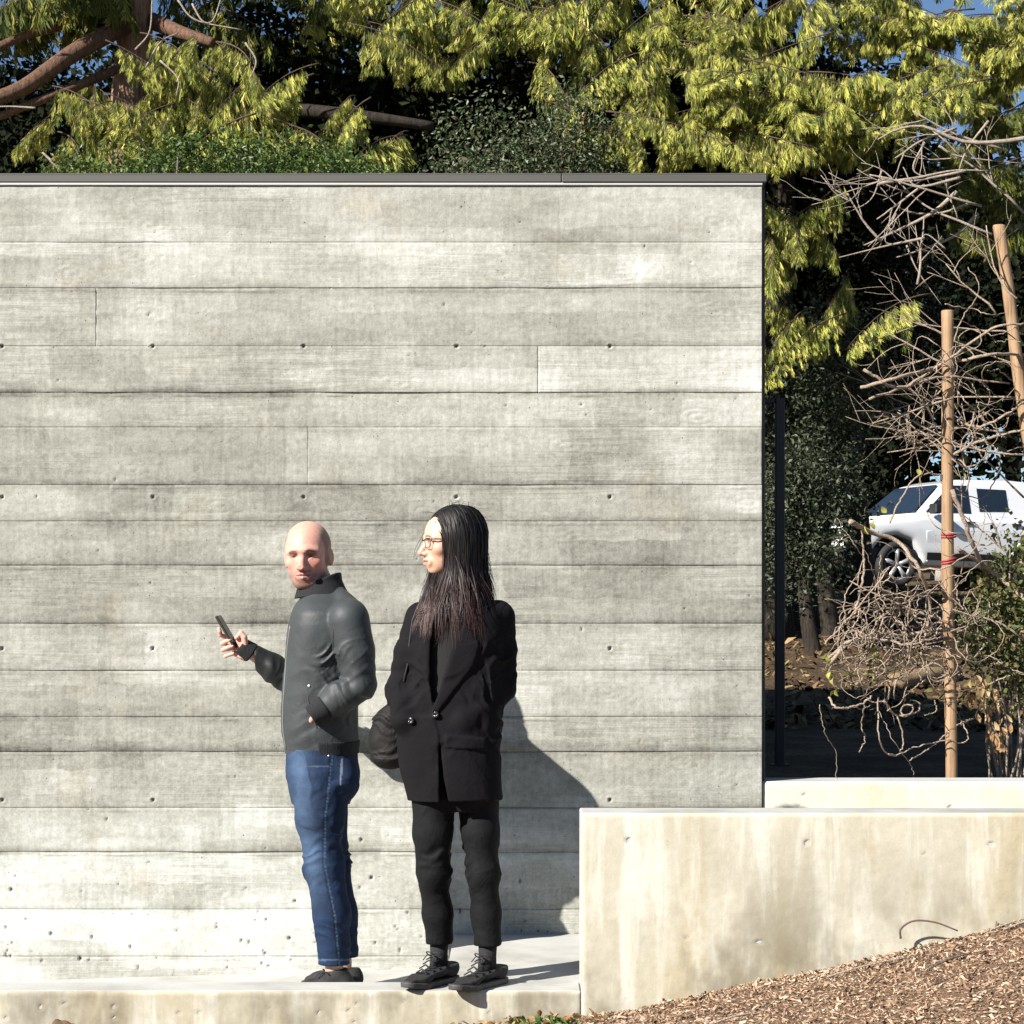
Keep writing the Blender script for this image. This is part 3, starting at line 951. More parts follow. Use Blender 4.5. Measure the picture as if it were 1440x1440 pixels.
# ------------------------------------------------------------------ heads
def build_head(c, fwd, up, sc, fem, neck_to, h=0.0024):
    c = np.array(c, float)
    R = frame(fwd, up)
    lo, hi = c - np.array((.135, .135, .20)), c + np.array((.135, .135, .145))
    s = SDF(lo, hi, h)
    cl, Rl = c.tolist(), R.tolist()
    x0, y0, z0 = s.X - cl[0], s.Y - cl[1], s.Z - cl[2]
    g = [((Rl[i][0] * x0 + Rl[i][1] * y0 + Rl[i][2] * z0) / sc).astype(np.float32) for i in range(3)]
    L = SDF.__new__(SDF)
    L.X, L.Y, L.Z = g
    L.h = h; L.shape = s.shape
    e = L.ell
    D = e((0, .020, .034), (.0775, .098, .092) if fem else (.0815, .099, .089))                       # cranium
    D = smin(D, e((0, -.030, .012), (.066, .066, .082)), .03)         # forehead and upper face
    jw = .052 if fem else .054
    D = smin(D, e((0, -.032, -.058), (jw, .056, .058)), .028)         # lower face
    D = smin(D, e((0, -.062, -.098), (.020 if fem else .026, .022, .018)), .022)
    for sx in (-1, 1):
        D = smin(D, e((sx * .043, -.052, -.024), (.022, .024, .02)), .018)      # cheekbones
        if not fem: D = smin(D, L.cone((sx * .055, .0, -.030), (sx * .028, -.056, -.094), .016, .015), .026)
    br = .008 if fem else .0125
    D = smin(D, L.chain([(-.048, -.070, .016), (-.018, -.0935 if not fem else -.086, .0185), (.018, -.0935 if not fem else -.086, .0185), (.048, -.070, .016)], [br * .8, br, br, br * .8]), .014)
    for sx in (-1, 1):
        D = smax(D, -e((sx * .031, -.100, -.001), (.0185, .016 if fem else .0205, .0115)), .010)    # sockets
        eb = 0 if fem else .004
        D = smin(D, e((sx * .0315, -.074 + eb, -.001), (.0145, .0135, .0125)), .004)  # eyeballs under the lids
        q = 0 if fem else -.0035
        lid = L.chain([(sx * .017, -.082 + eb, .003 + q), (sx * .031, -.0875 + eb, .0075 + q), (sx * .046, -.079 + eb, .003 + q)], [.0032, .0045, .003])
        D = smin(D, lid, .004)
        lid = L.chain([(sx * .018, -.083 + eb, -.004), (sx * .031, -.087 + eb, -.0095), (sx * .045, -.079 + eb, -.004)], [.003, .0035, .003])
        D = smin(D, lid, .005)
    nl = .112 if fem else .119
    D = smin(D, L.chain([(0, -.084, .012), (0, -.100, -.016), (0, -nl, -.038)], [.0085, .0095 if fem else .0105, .0105 if fem else .0138]), .012)
    for sx in (-1, 1):
        D = smin(D, e((sx * .0125, -nl + .017, -.042), (.0085, .012, .0085)), .007)
        D = smax(D, -e((sx * .0075, -nl + .008, -.0505), (.004, .006, .004)), .003)
    D = smin(D, e((0, -.083, -.070), (.030, .014, .022)), .012)                 # muzzle
    D = smin(D, L.chain([(-.022, -.086, -.0675), (-.006, -.0985, -.0635), (0, -.0975, -.0645), (.006, -.0985, -.0635), (.022, -.086, -.0675)], [.003, .0055, .005, .0055, .003]), .004)
    D = smin(D, L.chain([(-.019, -.087, -.0725), (0, -.0965, -.0775), (.019, -.087, -.0725)], [.003, .0068, .003]), .004)
    D = smax(D, -L.chain([(-.025, -.0895, -.0695), (0, -.1035, -.0695), (.025, -.0895, -.0695)], [.0014, .0024, .0014]), .003)
    for sx in (-1, 1):
        D = smin(D, e((sx * .080, .014, -.010), (.0085, .019, .032), np.array([[.93, -.36 * sx, 0], [.36 * sx, .93, 0], [0, 0, 1]])), .006)
        D = smax(D, -e((sx * .091, .008, -.007), (.0075, .011, .02)), .004)
    s.D = (D * sc).astype(np.float32)
    # neck
    nb = np.array(neck_to, float)
    nt = c + R.T @ (np.array([0, .028, -.05]) * sc)
    s.add(s.cone(nt, nb, (.047 if fem else .058) * sc, (.052 if fem else .066) * sc), .018)
    V, Q = s.mesh(2)
    P = ((V - c) @ R.T) / sc
    x, y, z = P[:, 0], P[:, 1], P[:, 2]
    ax = np.abs(x)
    n1 = fbm(V[:, 0] * 60, V[:, 1] * 60, V[:, 2] * 60, 3, 3)
    base = np.array((.60, .355, .245)) if fem else np.array((.58, .305, .235))
    col = np.tile(base, (len(V), 1))
    def blend(m, c2):
        m = np.clip(m, 0, 1)[:, None]
        col[:] = col * (1 - m) + np.array(c2) * m
    blend(.5 * np.exp(-((ax - .045) / .022) ** 2 - ((z + .032) / .022) ** 2) * (y < 0), (.62, .24, .19))     # cheeks
    blend(.5 * np.exp(-(ax / .016) ** 2 - ((z + .036) / .016) ** 2) * (y < -.08), (.62, .25, .2))           # nose
    lipm = np.exp(-(np.clip(ax - .016, 0, 1) / .007) ** 2) * np.exp(-((z + .070) / .0095) ** 4) * (y < -.078)
    blend(lipm * .75, (.48, .17, .15) if fem else (.40, .17, .145))
    blend(np.exp(-((z + .0695) / .002) ** 2) * (ax < .026) * (y < -.08), (.12, .04, .035))
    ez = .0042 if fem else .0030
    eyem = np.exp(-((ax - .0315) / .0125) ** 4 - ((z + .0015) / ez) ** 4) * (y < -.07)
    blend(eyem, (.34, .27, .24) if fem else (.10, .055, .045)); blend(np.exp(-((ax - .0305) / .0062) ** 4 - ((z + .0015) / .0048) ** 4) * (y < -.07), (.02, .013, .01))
    if not fem: blend(.75 * np.exp(-((ax - .032) / .017) ** 4 - ((z - .006) / .0075) ** 2) * (y < -.06), (.22, .10, .075))  # shade under the man's brows, painted into his eyes and lids
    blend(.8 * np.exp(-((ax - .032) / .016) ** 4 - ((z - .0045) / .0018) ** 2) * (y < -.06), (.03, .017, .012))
    bz = .0225 - .006 * np.clip((ax - .034) / .016, 0, 1)
    blend((.85 if fem else .95) * np.exp(-((ax - .032) / .0185) ** 6 - ((z - bz + (0 if fem else .005)) / .0042) ** 2) * (y < -.05), (.03, .017, .012) if fem else (.10, .05, .033))
    if not fem:
        st = sstep(-.045, -.07, z) * sstep(.05, -.02, y) * (1 - lipm)
        st = np.maximum(st, np.exp(-((z + .057) / .008) ** 2) * (ax < .03) * (y < -.07)) * (1 - lipm * .9)
        blend(st * (.66 + .3 * n1), (.125, .082, .066))
        hair = sstep(.052, .068, ax + .55 * np.clip(y - .02, 0, 1)) * sstep(-.045, -.025, y + .2 * z) * sstep(.108, .085, z - .25 * np.clip(y - .05, 0, 1)) * sstep(-.06, -.03, z)
        hair = hair * (1 - np.exp(-((ax - .083) / .010) ** 2 - ((y - .014) / .022) ** 4 - ((z + .01) / .034) ** 4))
        blend(hair * (.70 + .2 * n1), (.065, .036, .026))
    n3 = fbm(V[:, 0] * 180, V[:, 1] * 180, V[:, 2] * 180, 8, 2); n4 = fbm(V[:, 0] * 22, V[:, 1] * 22, V[:, 2] * 22, 9, 2)
    col *= (1 + .12 * n1 + .14 * n3)[:, None]
    col[:, 1:] *= (1 - .14 * np.clip(n4, -1, 1))[:, None]
    return V, Q, col


def tint(n, c):
    return np.tile(np.array(c, float), (n, 1))
# ------------------------------------------------------------------ the man
M_SKIN = attr_mat('skin', 0.5, 0.4, 260, 0.4, 0.0008, sss=0.04)
MY = -0.55                                                    # depth at which the man stands
def PM(x, y, dv=0.0): return W(x, y, MY - dv)
MS = (MY - CAM_Y) / F_PX                                      # metres per pixel at his depth
mfloor = -0.135 + 0.03 * min(0, PM(460, 0)[0] - STEP_X)


def person_body(pts_fn, head, hands, lofts, limbs, h=0.012):
    """One skin mesh: coarse trunk and limbs under the clothes, with a finely modelled head and hands."""
    allp = np.array([p for l in limbs for p in l[0]])
    s = SDF(allp.min(0) - .2, allp.max(0) + .2, h)
    for l in lofts: s.add(s.loft(*l), .03)
    for pts, rad in limbs: s.add(s.chain(pts, rad), .03)
    V, Q = s.mesh(1)
    return join([(V, Q, tint(len(V), (.5, .3, .22))), head] + hands)


def hand_mesh(palm, fingers, thumb, lo, hi, h=0.0019, col=(.58, .32, .25)):
    s = SDF(lo, hi, h)
    for a, b, ra, rb in palm: s.add(s.cone(a, b, ra, rb), .012)
    for pts, rad in fingers + [thumb]:
        s.add(s.chain(pts, rad, .002), .004)
    V, Q = s.mesh(2)
    n = fbm(V[:, 0] * 90, V[:, 1] * 90, V[:, 2] * 90, 5, 2)
    return V, Q, tint(len(V), col) * (1 + .12 * n)[:, None]


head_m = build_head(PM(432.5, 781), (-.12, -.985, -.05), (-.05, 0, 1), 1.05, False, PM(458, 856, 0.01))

# the hand that holds the phone: palm towards the face, fingers round the back and over the edge
HD = -0.20
PH = lambda x, y, d=0.0: PM(x, y, HD + d)
palm = [(PH(346, 917, 0), PH(337, 902, .004), .024, .017), (PH(345, 922, -.006), PH(331, 918, -.012), .022, .014), (PH(343, 914, -.01), PH(329, 906, -.018), .018, .013)]
fing = []
for kx, ky, mx, my, tx, ty, r in ((330, 899, 310, 893, 308, 884, .0085), (329, 904, 312.5, 905, 323, 900, .0088),
                                  (328, 911, 313.5, 914, 327.5, 908, .0085), (329, 919, 317, 923, 328, 919, .0075)):
    tipd = .004 if r == .0085 and ky == 899 else .034
    fing.append(([PH(kx, ky, -.022), PH((kx + mx) / 2 - 2, (ky + my) / 2, -.026), PH(mx, my, -.006), PH((mx + tx) / 2, (my + ty) / 2 - .5, tipd * .7), PH(tx, ty, tipd)],
                 [r * 1.12, r * 1.05, r * 1.02, r * .95, r * .82]))
thumb = ([PH(345, 908, .022), PH(343.5, 896, .030), PH(339, 890, .030), PH(332.5, 897, .026)], [.0135, .0115, .0105, .0085])
hlo = np.minimum(PH(300, 940, .07), PH(300, 940, -.07)); hhi = np.maximum(PH(356, 872, .07), PH(356, 872, -.07))
hand_m = hand_mesh(palm, fing, thumb, hlo, hhi)
# the other hand, in the jacket pocket: only its heel shows
s = SDF(PM(425, 1032, .32) , PM(462, 985, .12), .004)
wr, kn = PM(449, 1001, .155), PM(442, 1018, .115)
palm2 = [(wr, kn, .024, .022)]
fing2 = [([kn + np.array([-.004 * i, .012 * (i - 1.5), 0]), kn + np.array([-.018, .012 * (i - 1.5), -.03]), kn + np.array([-.024, .011 * (i - 1.5), -.055])], [.0095, .009, .0075]) for i in range(4)]
thumb2 = ([wr + np.array([-.01, -.018, -.01]), kn + np.array([-.026, -.018, -.004]), kn + np.array([-.04, -.014, -.024])], [.012, .010, .008])
lo2 = np.minimum(wr, kn) - .09; hi2 = np.maximum(wr, kn) + .06
hand2_m = hand_mesh(palm2, fing2, thumb2, lo2, hi2, .003)

mz = lambda y: PM(0, y)[2]
jl = [(829, 432, 474, .085), (840, 424, 486, .12), (850, 415, 500, .165), (862, 410, 508, .20), (880, 406, 511, .21), (900, 403.5, 511, .208),
      (930, 401, 508, .20), (965, 398, 505, .19), (1000, 395.5, 503, .186), (1030, 396.5, 504, .184), (1045, 400, 504, .178), (1059, 401.5, 503, .172)]
jz = [mz(a[0]) for a in jl]; jcx = [PM((a[1] + a[2]) / 2, 0)[0] for a in jl]; jrx = [(a[2] - a[1]) / 2 * MS for a in jl]; jry = [a[3] * .86 for a in jl]
sh1, el1, wr1 = PM(490, 872, .140), PM(506, 962, .145), PM(452, 998, .168)
sh2, el2, wr2 = PM(470, 872, -.175), PM(418, 962, -.245), PM(349, 915, -.20)
hipn, kneen, ankn = PM(450, 1090, .075), PM(456, 1218, .085), PM(470, 1352, .075)
hipf, kneef, ankf = PM(456, 1090, -.085), PM(466, 1218, -.095), PM(482, 1352, -.10)

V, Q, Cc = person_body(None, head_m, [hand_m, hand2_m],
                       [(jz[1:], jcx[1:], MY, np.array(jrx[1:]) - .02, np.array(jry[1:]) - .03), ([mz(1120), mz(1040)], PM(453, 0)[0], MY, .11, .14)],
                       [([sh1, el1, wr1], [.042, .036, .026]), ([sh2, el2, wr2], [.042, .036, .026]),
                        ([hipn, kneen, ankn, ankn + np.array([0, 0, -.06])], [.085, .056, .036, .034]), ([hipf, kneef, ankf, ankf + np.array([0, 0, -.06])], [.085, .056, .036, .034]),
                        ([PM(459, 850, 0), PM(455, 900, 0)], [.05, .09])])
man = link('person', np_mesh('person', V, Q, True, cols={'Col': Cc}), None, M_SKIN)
tag(man, 'man in grey jacket and blue jeans holding up a phone against the wall', 'person')

# jacket
s = SDF(PM(330, 1075, .36), PM(545, 815, -.36), .0046)
s.add(s.loft(jz, jcx, MY, jrx, jry, 2.35))
arm1 = s.chain([sh1, (sh1 + el1) / 2 + np.array([.004, 0, 0]), el1], [.078, .072, .063], .02)
fore1 = s.chain([el1, (el1 + wr1) / 2, wr1 - unit(wr1 - el1) * .040], [.064, .061, .050], .02)
s.add(arm1, .010); s.add(fore1, .008)
ue1, ue2 = unit(wr1 - el1), unit(wr2 - el2)
arm2 = s.chain([sh2, el2, (el2 * .5 + wr2 * .5), wr2 - ue2 * .036], [.075, .060, .052, .042], .02)
s.add(arm2, .02)
s.sub(s.ell(PM(446, 826, 0), (.070, .066, .035)), .012)
s.add(s.cone(PM(474, 838, .03), PM(492, 864, .10), .040, .060), .02)
s.band(crease(sh1, el1, 17, .0080, 1, 3.5, .6, .35, 1.0, sharp=.2, slant=.6))
s.band(crease(el1, wr1, 26, .0095, 2, 4, .7, -.2, .8, sharp=.2))
s.band(crease(el2, wr2, 26, .010, 3, 6, .8, -.1, .62))
s.band(crease(PM(408, 900, .15), PM(500, 1040, .15), 7, .0016, 4, 1.6, .5, 0, 1, sharp=.25))
s.band(crease(PM(500, 960, .17), PM(415, 1045, .17), 11, .0042, 5, 1.8, .5, .15, 1.0, sharp=.2))
s.band(crease(PM(450, 1000, .17), PM(450, 1060, .17), 26, .0060, 6, 3.0, .6, .0, 1.0))
s.band(soft(.0015, 5, 7)); s.band(soft(.0016, 24, 8))
# sleeve seam, pocket welt, zip edge
seam_p = [PM(470, 865, .2), PM(467, 900, .2), PM(472, 940, .2)]
V, Q = s.mesh(1)
n = fbm(V[:, 0] * 9, V[:, 1] * 9, V[:, 2] * 9, 12, 3)
col = tint(len(V), (.038, .043, .045)) * (1 + .14 * n)[:, None]
# dark ribbed hem at back and sides, lighter zip edge at the front
px = V[:, 0] / (V[:, 1] - CAM_Y) * F_PX + 720; py = HOR - (V[:, 2] - CAM_Z) / (V[:, 1] - CAM_Y) * F_PX
zipm = (np.abs(V[:, 1] - (MY - .035)) < .006) & (px < 440)
col[zipm] = (.15, .15, .155)
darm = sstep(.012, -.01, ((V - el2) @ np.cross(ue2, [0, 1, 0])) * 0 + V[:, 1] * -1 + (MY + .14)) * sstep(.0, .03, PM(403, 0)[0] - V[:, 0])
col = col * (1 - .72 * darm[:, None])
M_JACKET = attr_mat('grey_nylon', 0.56, 0.3, 420, 0.25, 0.0008, wr=.06, wrs=15)
on_jk = skin_hit(V, Q)
jk = link('jacket', np_mesh('jacket', V, Q, True, cols={'Col': col}), man, M_JACKET)
jk['label'] = 'dark grey bomber jacket with black ribbed trim'
M_RIB = simple('black_rib_knit', (.007, .007, .008), 0.9, .3, 60, .5, (1, 1, .1))
# ribbed hem band round the back and the side
s = SDF(PM(390, 1070, .25), PM(520, 1030, -.25), .004)
hz = [mz(1041), mz(1050), mz(1060)]
s.add(s.loft(hz, PM(452.5, 0)[0], MY, np.array([.142, .1405, .138]), np.array([.162, .158, .154]), 2.3))
s.cut(PM(444, 0, .18)[0] + .25 * (s.Y - (MY - .18)) - s.X + 0 * s.Z)
a = s.Z * 0 + np.arctan2(s.Y - MY, s.X - PM(452.5, 0)[0])
s.D = s.D - (.0012 * np.sin(a * 110)).astype(np.float32)
V, Q = s.mesh(1)
link('hem_band', np_mesh('hem_band', V, Q, True), man, M_RIB)
# cuffs
for w_, e_, r, nm in ((wr1, el1, .049, 0), (wr2, el2, .0405, 1)):
    d = unit(w_ - e_)
    s = SDF(w_ - .10, w_ + .10, .0036)
    a0, b0 = w_ - d * .012, w_ + d * (.042 if nm == 0 else .036)
    s.add(s.cone(a0, b0, r, r * .80))
    x, y, z = s.X - b0[0], s.Y - b0[1], s.Z - b0[2]
    s.cut((x * float(d[0]) + y * float(d[1]) + z * float(d[2])).astype(np.float32) - .004, .004)
    s.cut(-((s.X - a0[0]) * float(d[0]) + (s.Y - a0[1]) * float(d[1]) + (s.Z - a0[2]) * float(d[2])).astype(np.float32) - .008, .004)
    if nm: s.sub(s.cone(a0, b0 + d * .03, .027, .027), .003)
    s.band(crease(a0 - d * .02, b0 + d * .02, 60, .0012, 20 + nm, 3, .1, 0, 1))
    V, Q = s.mesh(1)
    link('cuff', np_mesh('cuff', V, Q, True), man, M_RIB)
# stand collar: black outside at the back, open at the throat
cc = PM(451, 830, 0)
Rc = frame((-1, -.05, -.10), (-.50, -.02, 1))
s = SDF(cc - .13, cc + .13, .0034)
x, y, z = s.X - cc[0], s.Y - cc[1], s.Z - cc[2]
lx, ly, lz = (float(Rc[i][0]) * x + float(Rc[i][1]) * y + float(Rc[i][2]) * z for i in range(3))
r = np.sqrt((lx / .080) ** 2 + (ly / .088) ** 2) * (1 + .12 * np.clip(-lz / .03, -1, 1) * -1)
ang = np.arctan2(lx, -ly)
top = .042 - .016 * np.cos(ang) + .003 * np.sin(ang * 3.0)
D = np.maximum(np.abs(r - 1) * .079 - .0055, np.maximum(lz - top, -lz - .022))
D = smax(D, -(np.maximum(np.abs(ang - .14) - .10, -lz - .012) * .08), .004)
s.D = D.astype(np.float32)
V, Q = s.mesh(2)
cl = link('collar', np_mesh('collar', V, Q, True), man, M_RIB)
# snap buttons and the slanting pocket welt
def disc(name, c, nrm, r, t, mat, parent, n=12):
    nrm = unit(nrm)
    Geo().tube([c - nrm * t, c, c + nrm * t, c + nrm * t * 1.3], [r, r, r * .85, r * .4], n).build(name, mat, parent, True)
M_SNAP = simple('pale_metal_snap', (.6, .6, .58), .3, .05, 9, 0, (1, 1, 1), .7)
disc('snap_button', on_jk(434.5, 964.5, .0, MY), (-.25, -1, .1), .0058, .002, M_SNAP, man)
M_WELT = simple('grey_nylon_welt', (.05, .053, .058), .45, .1, 40)
Geo().tube(curve([on_jk(x, y, -.0005, MY) for x, y in ((432, 972), (433.5, 985), (436, 998), (440, 1012), (446, 1024))]), .0028, 6).build('pocket_welt', M_WELT, man, True)
Geo().tube(curve([on_jk(x, y, .0, MY) for x, y in ((408, 880), (404.5, 905), (402, 935), (400, 965), (397.8, 1000), (398.5, 1030), (402.5, 1054))]), .0032, 6).build('zip', simple('zip_tape', (.16, .16, .165), .4, .1, 30), man, True)
Geo().tube(curve([on_jk(x, y, -.001, MY) for x, y in ((478, 852), (473, 866), (469, 885), (468, 905), (471, 925))]), .0022, 6).build('sleeve_seam', M_WELT, man, True)

# jeans
s = SDF(PM(392, 1368, .24), PM(518, 1045, -.26), .0046)
s.add(s.loft([mz(1048), mz(1065), mz(1085), mz(1110), mz(1130)], [PM(a, 0)[0] for a in (452, 453, 453, 451, 451)], MY,
             [49 * MS, 50 * MS, 50.5 * MS, 46 * MS, 40 * MS], [.152, .158, .164, .152, .12], 2.3))
ln = s.chain([hipn, PM(449, 1150, .082), kneen, PM(467, 1285, .09), ankn + np.array([0, 0, -.012])], [.100, .086, .072, .067, .059], .03)
lf = s.chain([hipf, PM(455, 1150, -.085), kneef, PM(477, 1285, -.10), ankf + np.array([0, 0, -.006])], [.100, .086, .071, .066, .059], .03)
s.add(ln, .02); s.add(lf, .02)
s.add(s.ell(PM(486, 1095, .07), (.05, .08, .07)), .04); s.add(s.ell(PM(486, 1095, -.07), (.05, .08, .07)), .04)
s.cut(mz(1365) - s.Z + 0 * s.X + 0 * s.Y + .10 * (s.X - ankn[0]), .004)
s.band(crease(kneen + np.array([0, 0, .15]), kneen - np.array([0, 0, .12]), 24, .0085, 31, 5, .8, .1, .9, slant=.3))
s.band(crease(kneef + np.array([0, 0, .13]), kneef - np.array([0, 0, .10]), 24, .0085, 32, 5, .8, .1, .9))
s.band(crease(PM(465, 1290, .09), PM(472, 1357, .09), 30, .0085, 33, 6, .8, .1, 1.1))
s.band(crease(PM(481, 1290, -.1), PM(482, 1357, -.1), 30, .0085, 38, 6, .8, .1, 1.1))
s.band(crease(PM(398, 1135, .12), PM(470, 1075, .16), 15, .0075, 34, 4, .6, 0, 1))
s.band(crease(PM(500, 1090, .12), PM(470, 1190, .12), 13, .0080, 35, 4, .6, 0, 1, slant=.4))
s.band(crease(PM(430, 1130, .15), PM(445, 1200, .15), 11, .0045, 39, 3, .6, 0, 1))
s.band(soft(.004, 8, 36)); s.band(soft(.0018, 30, 37))
V, Q = s.mesh(1)
px = V[:, 0] / (V[:, 1] - CAM_Y) * F_PX + 720; py = HOR - (V[:, 2] - CAM_Z) / (V[:, 1] - CAM_Y) * F_PX
near = V[:, 1] < MY - .05
n = fbm(V[:, 0] * 14, V[:, 1] * 14, V[:, 2] * 14, 40, 4); n2 = fbm(V[:, 0] * 3, V[:, 1] * 3, V[:, 2] * 60, 41, 3)
wear = np.exp(-((px - np.interp(py, [1060, 1150, 1220, 1350], [418, 428, 440, 455])) / 15) ** 2) * (1 - sstep(1230, 1300, py)) * (.7 + .5 * n)
wear = np.maximum(wear, .8 * np.exp(-((px - 442) / 14) ** 2 - ((py - 1222) / 16) ** 2))
col = np.array((.010, .022, .053)) * (1 + .4 * n[:, None] + .35 * n2[:, None]) 
col = col + np.clip(wear, 0, 1)[:, None] * np.array((.065, .098, .145)) * .66
sx = np.interp(py, [1060, 1150, 1215, 1290, 1357], [466, 456, 455, 470, 476])
stitch = (np.abs(px - sx - 1.5) < 1.1) & near & (np.sin(py * 1.3) > -.5)
col[stitch] = (.05, .08, .125)
col[(np.abs(px - sx + 1) < 1.0) & near] *= .55
wb = (np.abs(py - 1078) < 1.0) & (px < sx) & near & (np.abs(px - 440) < 26); col[wb] = (.05, .075, .12)
pk = near & (np.abs(px - (481 - (py - 1066) * .06)) < 1.2) & (py > 1066) & (py < 1104); col[pk] = (.14, .16, .2)
hem = (np.abs(py - 1350) < 1.2) & near; col[hem] = (.06, .10, .16)
M_DENIM = attr_mat('blue_denim', 0.85, 0.2, 500, 0.3, 0.0008, var=.35, wr=.12, wrs=14)
on_je = skin_hit(V, Q)
jeans = link('jeans', np_mesh('jeans', V, Q, True, cols={'Col': np.clip(col, 0, 1)}), man, M_DENIM)
disc('rivet', on_je(462, 1063, 0, MY), (-.1, -1, 0), .004, .002, M_SNAP, jeans)

# ------------------------------------------------------------------ shoes for both
M_SHOE = simple('black_knit_upper', (.012, .012, .013), .75, .3, 90, .5)
M_SOLE = simple('dark_grey_sole', (.05, .048, .047), .6, .2, 30, .2)
M_LACE = simple('black_lace', (.02, .02, .02), .8, .2, 50)
def shoe(name, heel, toe, ankle, parent, Lsc=1.0, sole_h=.024, lac=True):
    heel, toe, ankle = np.array(heel), np.array(toe), np.array(ankle)
    d = toe - heel; d[2] = 0; Ln = np.linalg.norm(d); d /= Ln
    sd = np.array([-d[1], d[0], 0]); up = np.array([0, 0, 1.0])
    z0 = heel[2]
    at = lambda t, w, z: np.array([*(heel[:2] + d[:2] * t * Ln), 0]) + sd * w + np.array([0, 0, z0 + z])
    pts = np.array([at(-.1, -.08, 0), at(1.1, .08, .16), at(-.1, .08, .16), at(1.1, -.08, 0)])
    s = SDF(pts.min(0) - .03, pts.max(0) + .05, .0032)
    s.add(s.chain([at(.13, 0, .056), at(.40, .0, .060), at(.70, .002, .044), at(.90, .0, .034)], [.034, .034, .032, .022], .02))
    s.add(s.cone(at(.14, 0, .05), ankle, .034, .038), .02)
    s.add(s.cone(at(.12, 0, .045), at(.13, 0, .072), .032, .027), .015)
    s.add(s.cone(at(.34, 0, .080), at(.72, 0, .044), .026, .024), .02)
    s.add(s.ell(at(.72, 0, .033), (.038, .038, .022)), .02)
    s.cut(z0 + sole_h * .6 - s.Z + 0 * s.X + 0 * s.Y, .003)
    s.cut(((s.X - ankle[0]) * float(d[0]) + (s.Y - ankle[1]) * float(d[1])) * .12 + (s.Z - (ankle[2] - .004)), .004)
    
    s.band(crease(at(.55, 0, .06), at(.8, 0, .05), 45, .0025, 60, 5, .6, 0, 1)); s.band(soft(.0012, 30, 61))
    V, Q = s.mesh(2)
    o = link(name, np_mesh(name, V, Q, True), parent, M_SHOE)
    s = SDF(pts.min(0) - .03, pts.max(0) + .05, .0032)
    spr = lambda t: .010 * max(0, (t - .6) / .4) ** 2
    foot = [(.09, .031), (.3, .030), (.5, .032), (.72, .038), (.91, .029)]
    for (t1, r1), (t2, r2) in zip(foot[:-1], foot[1:]):
        a, b = at(t1, 0, 0), at(t2, 0, 0)
        e = SDF.__new__(SDF); e.X, e.Y, e.Z = s.X, s.Y, s.Z * 0
        a[2] = b[2] = 0
        s.add(e.cone(a, b, r1 + .0025, r2 + .0025), .01)
    tt = ((s.X - heel[0]) * float(d[0]) + (s.Y - heel[1]) * float(d[1])) / Ln
    sp = .012 * np.clip((tt - .62) / .38, 0, 1) ** 2
    s.D = np.maximum(s.D, 0 * s.D + np.maximum(z0 + sp + .001 - s.Z, s.Z - (z0 + sp + sole_h))).astype(np.float32)
    V, Q = s.mesh(1)
    link('sole', np_mesh('sole', V, Q, True), o, M_SOLE)
    if lac:
        g = Geo()
        kn = at(.42, 0, .100)
        for k in range(4):
            t = .44 + k * .07
            zz = .098 - k * .0125
            g.tube([at(t, -.024, zz - .010), at(t + .015, 0, zz + .003), at(t + .03, .024, zz - .012)], .0024, 5)
            g.tube([at(t, .024, zz - .010), at(t + .015, 0, zz + .004), at(t + .03, -.024, zz - .012)], .0024, 5)
        for sg in (-1, 1):
            th = np.linspace(0, 2 * math.pi, 12)
            g.tube([kn + d * (.012 * np.sin(a)) + sd * sg * (.016 - .016 * math.cos(a)) + up * (.006 * math.sin(a * .5) + .010 * math.sin(a)) for a in th], .0023, 5)
            g.tube([kn, kn + sd * sg * .015 + d * .02 + up * .006, kn + sd * sg * .022 + d * .035 - up * .012], .0021, 5)
        g.build('laces', M_LACE, o, True)
    return o
shoe('shoe', W(496, 0, MY - .075) * [1, 1, 0] + [0, 0, mfloor], W(408, 0, MY - .12) * [1, 1, 0] + [0, 0, mfloor], PM(474, 1361, .078), man)
shoe('shoe', W(507, 0, MY + .09) * [1, 1, 0] + [0, 0, mfloor], W(428, 0, MY + .13) * [1, 1, 0] + [0, 0, mfloor], PM(484, 1361, -.10), man)

# the phone, edge-on
ph_t, ph_b = PH(306.2, 866, .004), PH(332.5, 911, .004)
ax = unit(ph_b - ph_t); nrm = unit(np.array([ax[2], .10, -ax[0]]) * -1); wd = np.cross(ax, nrm)
Rp = np.stack([wd, nrm, ax]); cp = (ph_t + ph_b) / 2
M_PHONE = simple('dark_phone_case', (.03, .03, .026), .3, .1, 30)
M_SCREEN = simple('black_glass', (.01, .012, .014), .08, .1, 4)
def rbox(name, c, half, R, mat, parent, bev):
    g = Geo().box([-h for h in half], half, bev)
    v = np.concatenate(g.V) @ R + c
    g.V = [v]
    return g.build(name, mat, parent, False)
phone = rbox('phone', cp, (.036, .0045, np.linalg.norm(ph_b - ph_t) / 2), Rp, M_PHONE, None, .0018)
tag(phone, 'dark mobile phone held up in the man\'s hand', 'phone')
rbox('screen', cp + nrm * .0049, (.033, .0006, np.linalg.norm(ph_b - ph_t) / 2 - .003), Rp, M_SCREEN, phone, .0003)
rbox('camera_bump', cp - nrm * .0052 - ax * .05 + wd * .015, (.013, .0012, .014), Rp, M_SCREEN, phone, .0006)
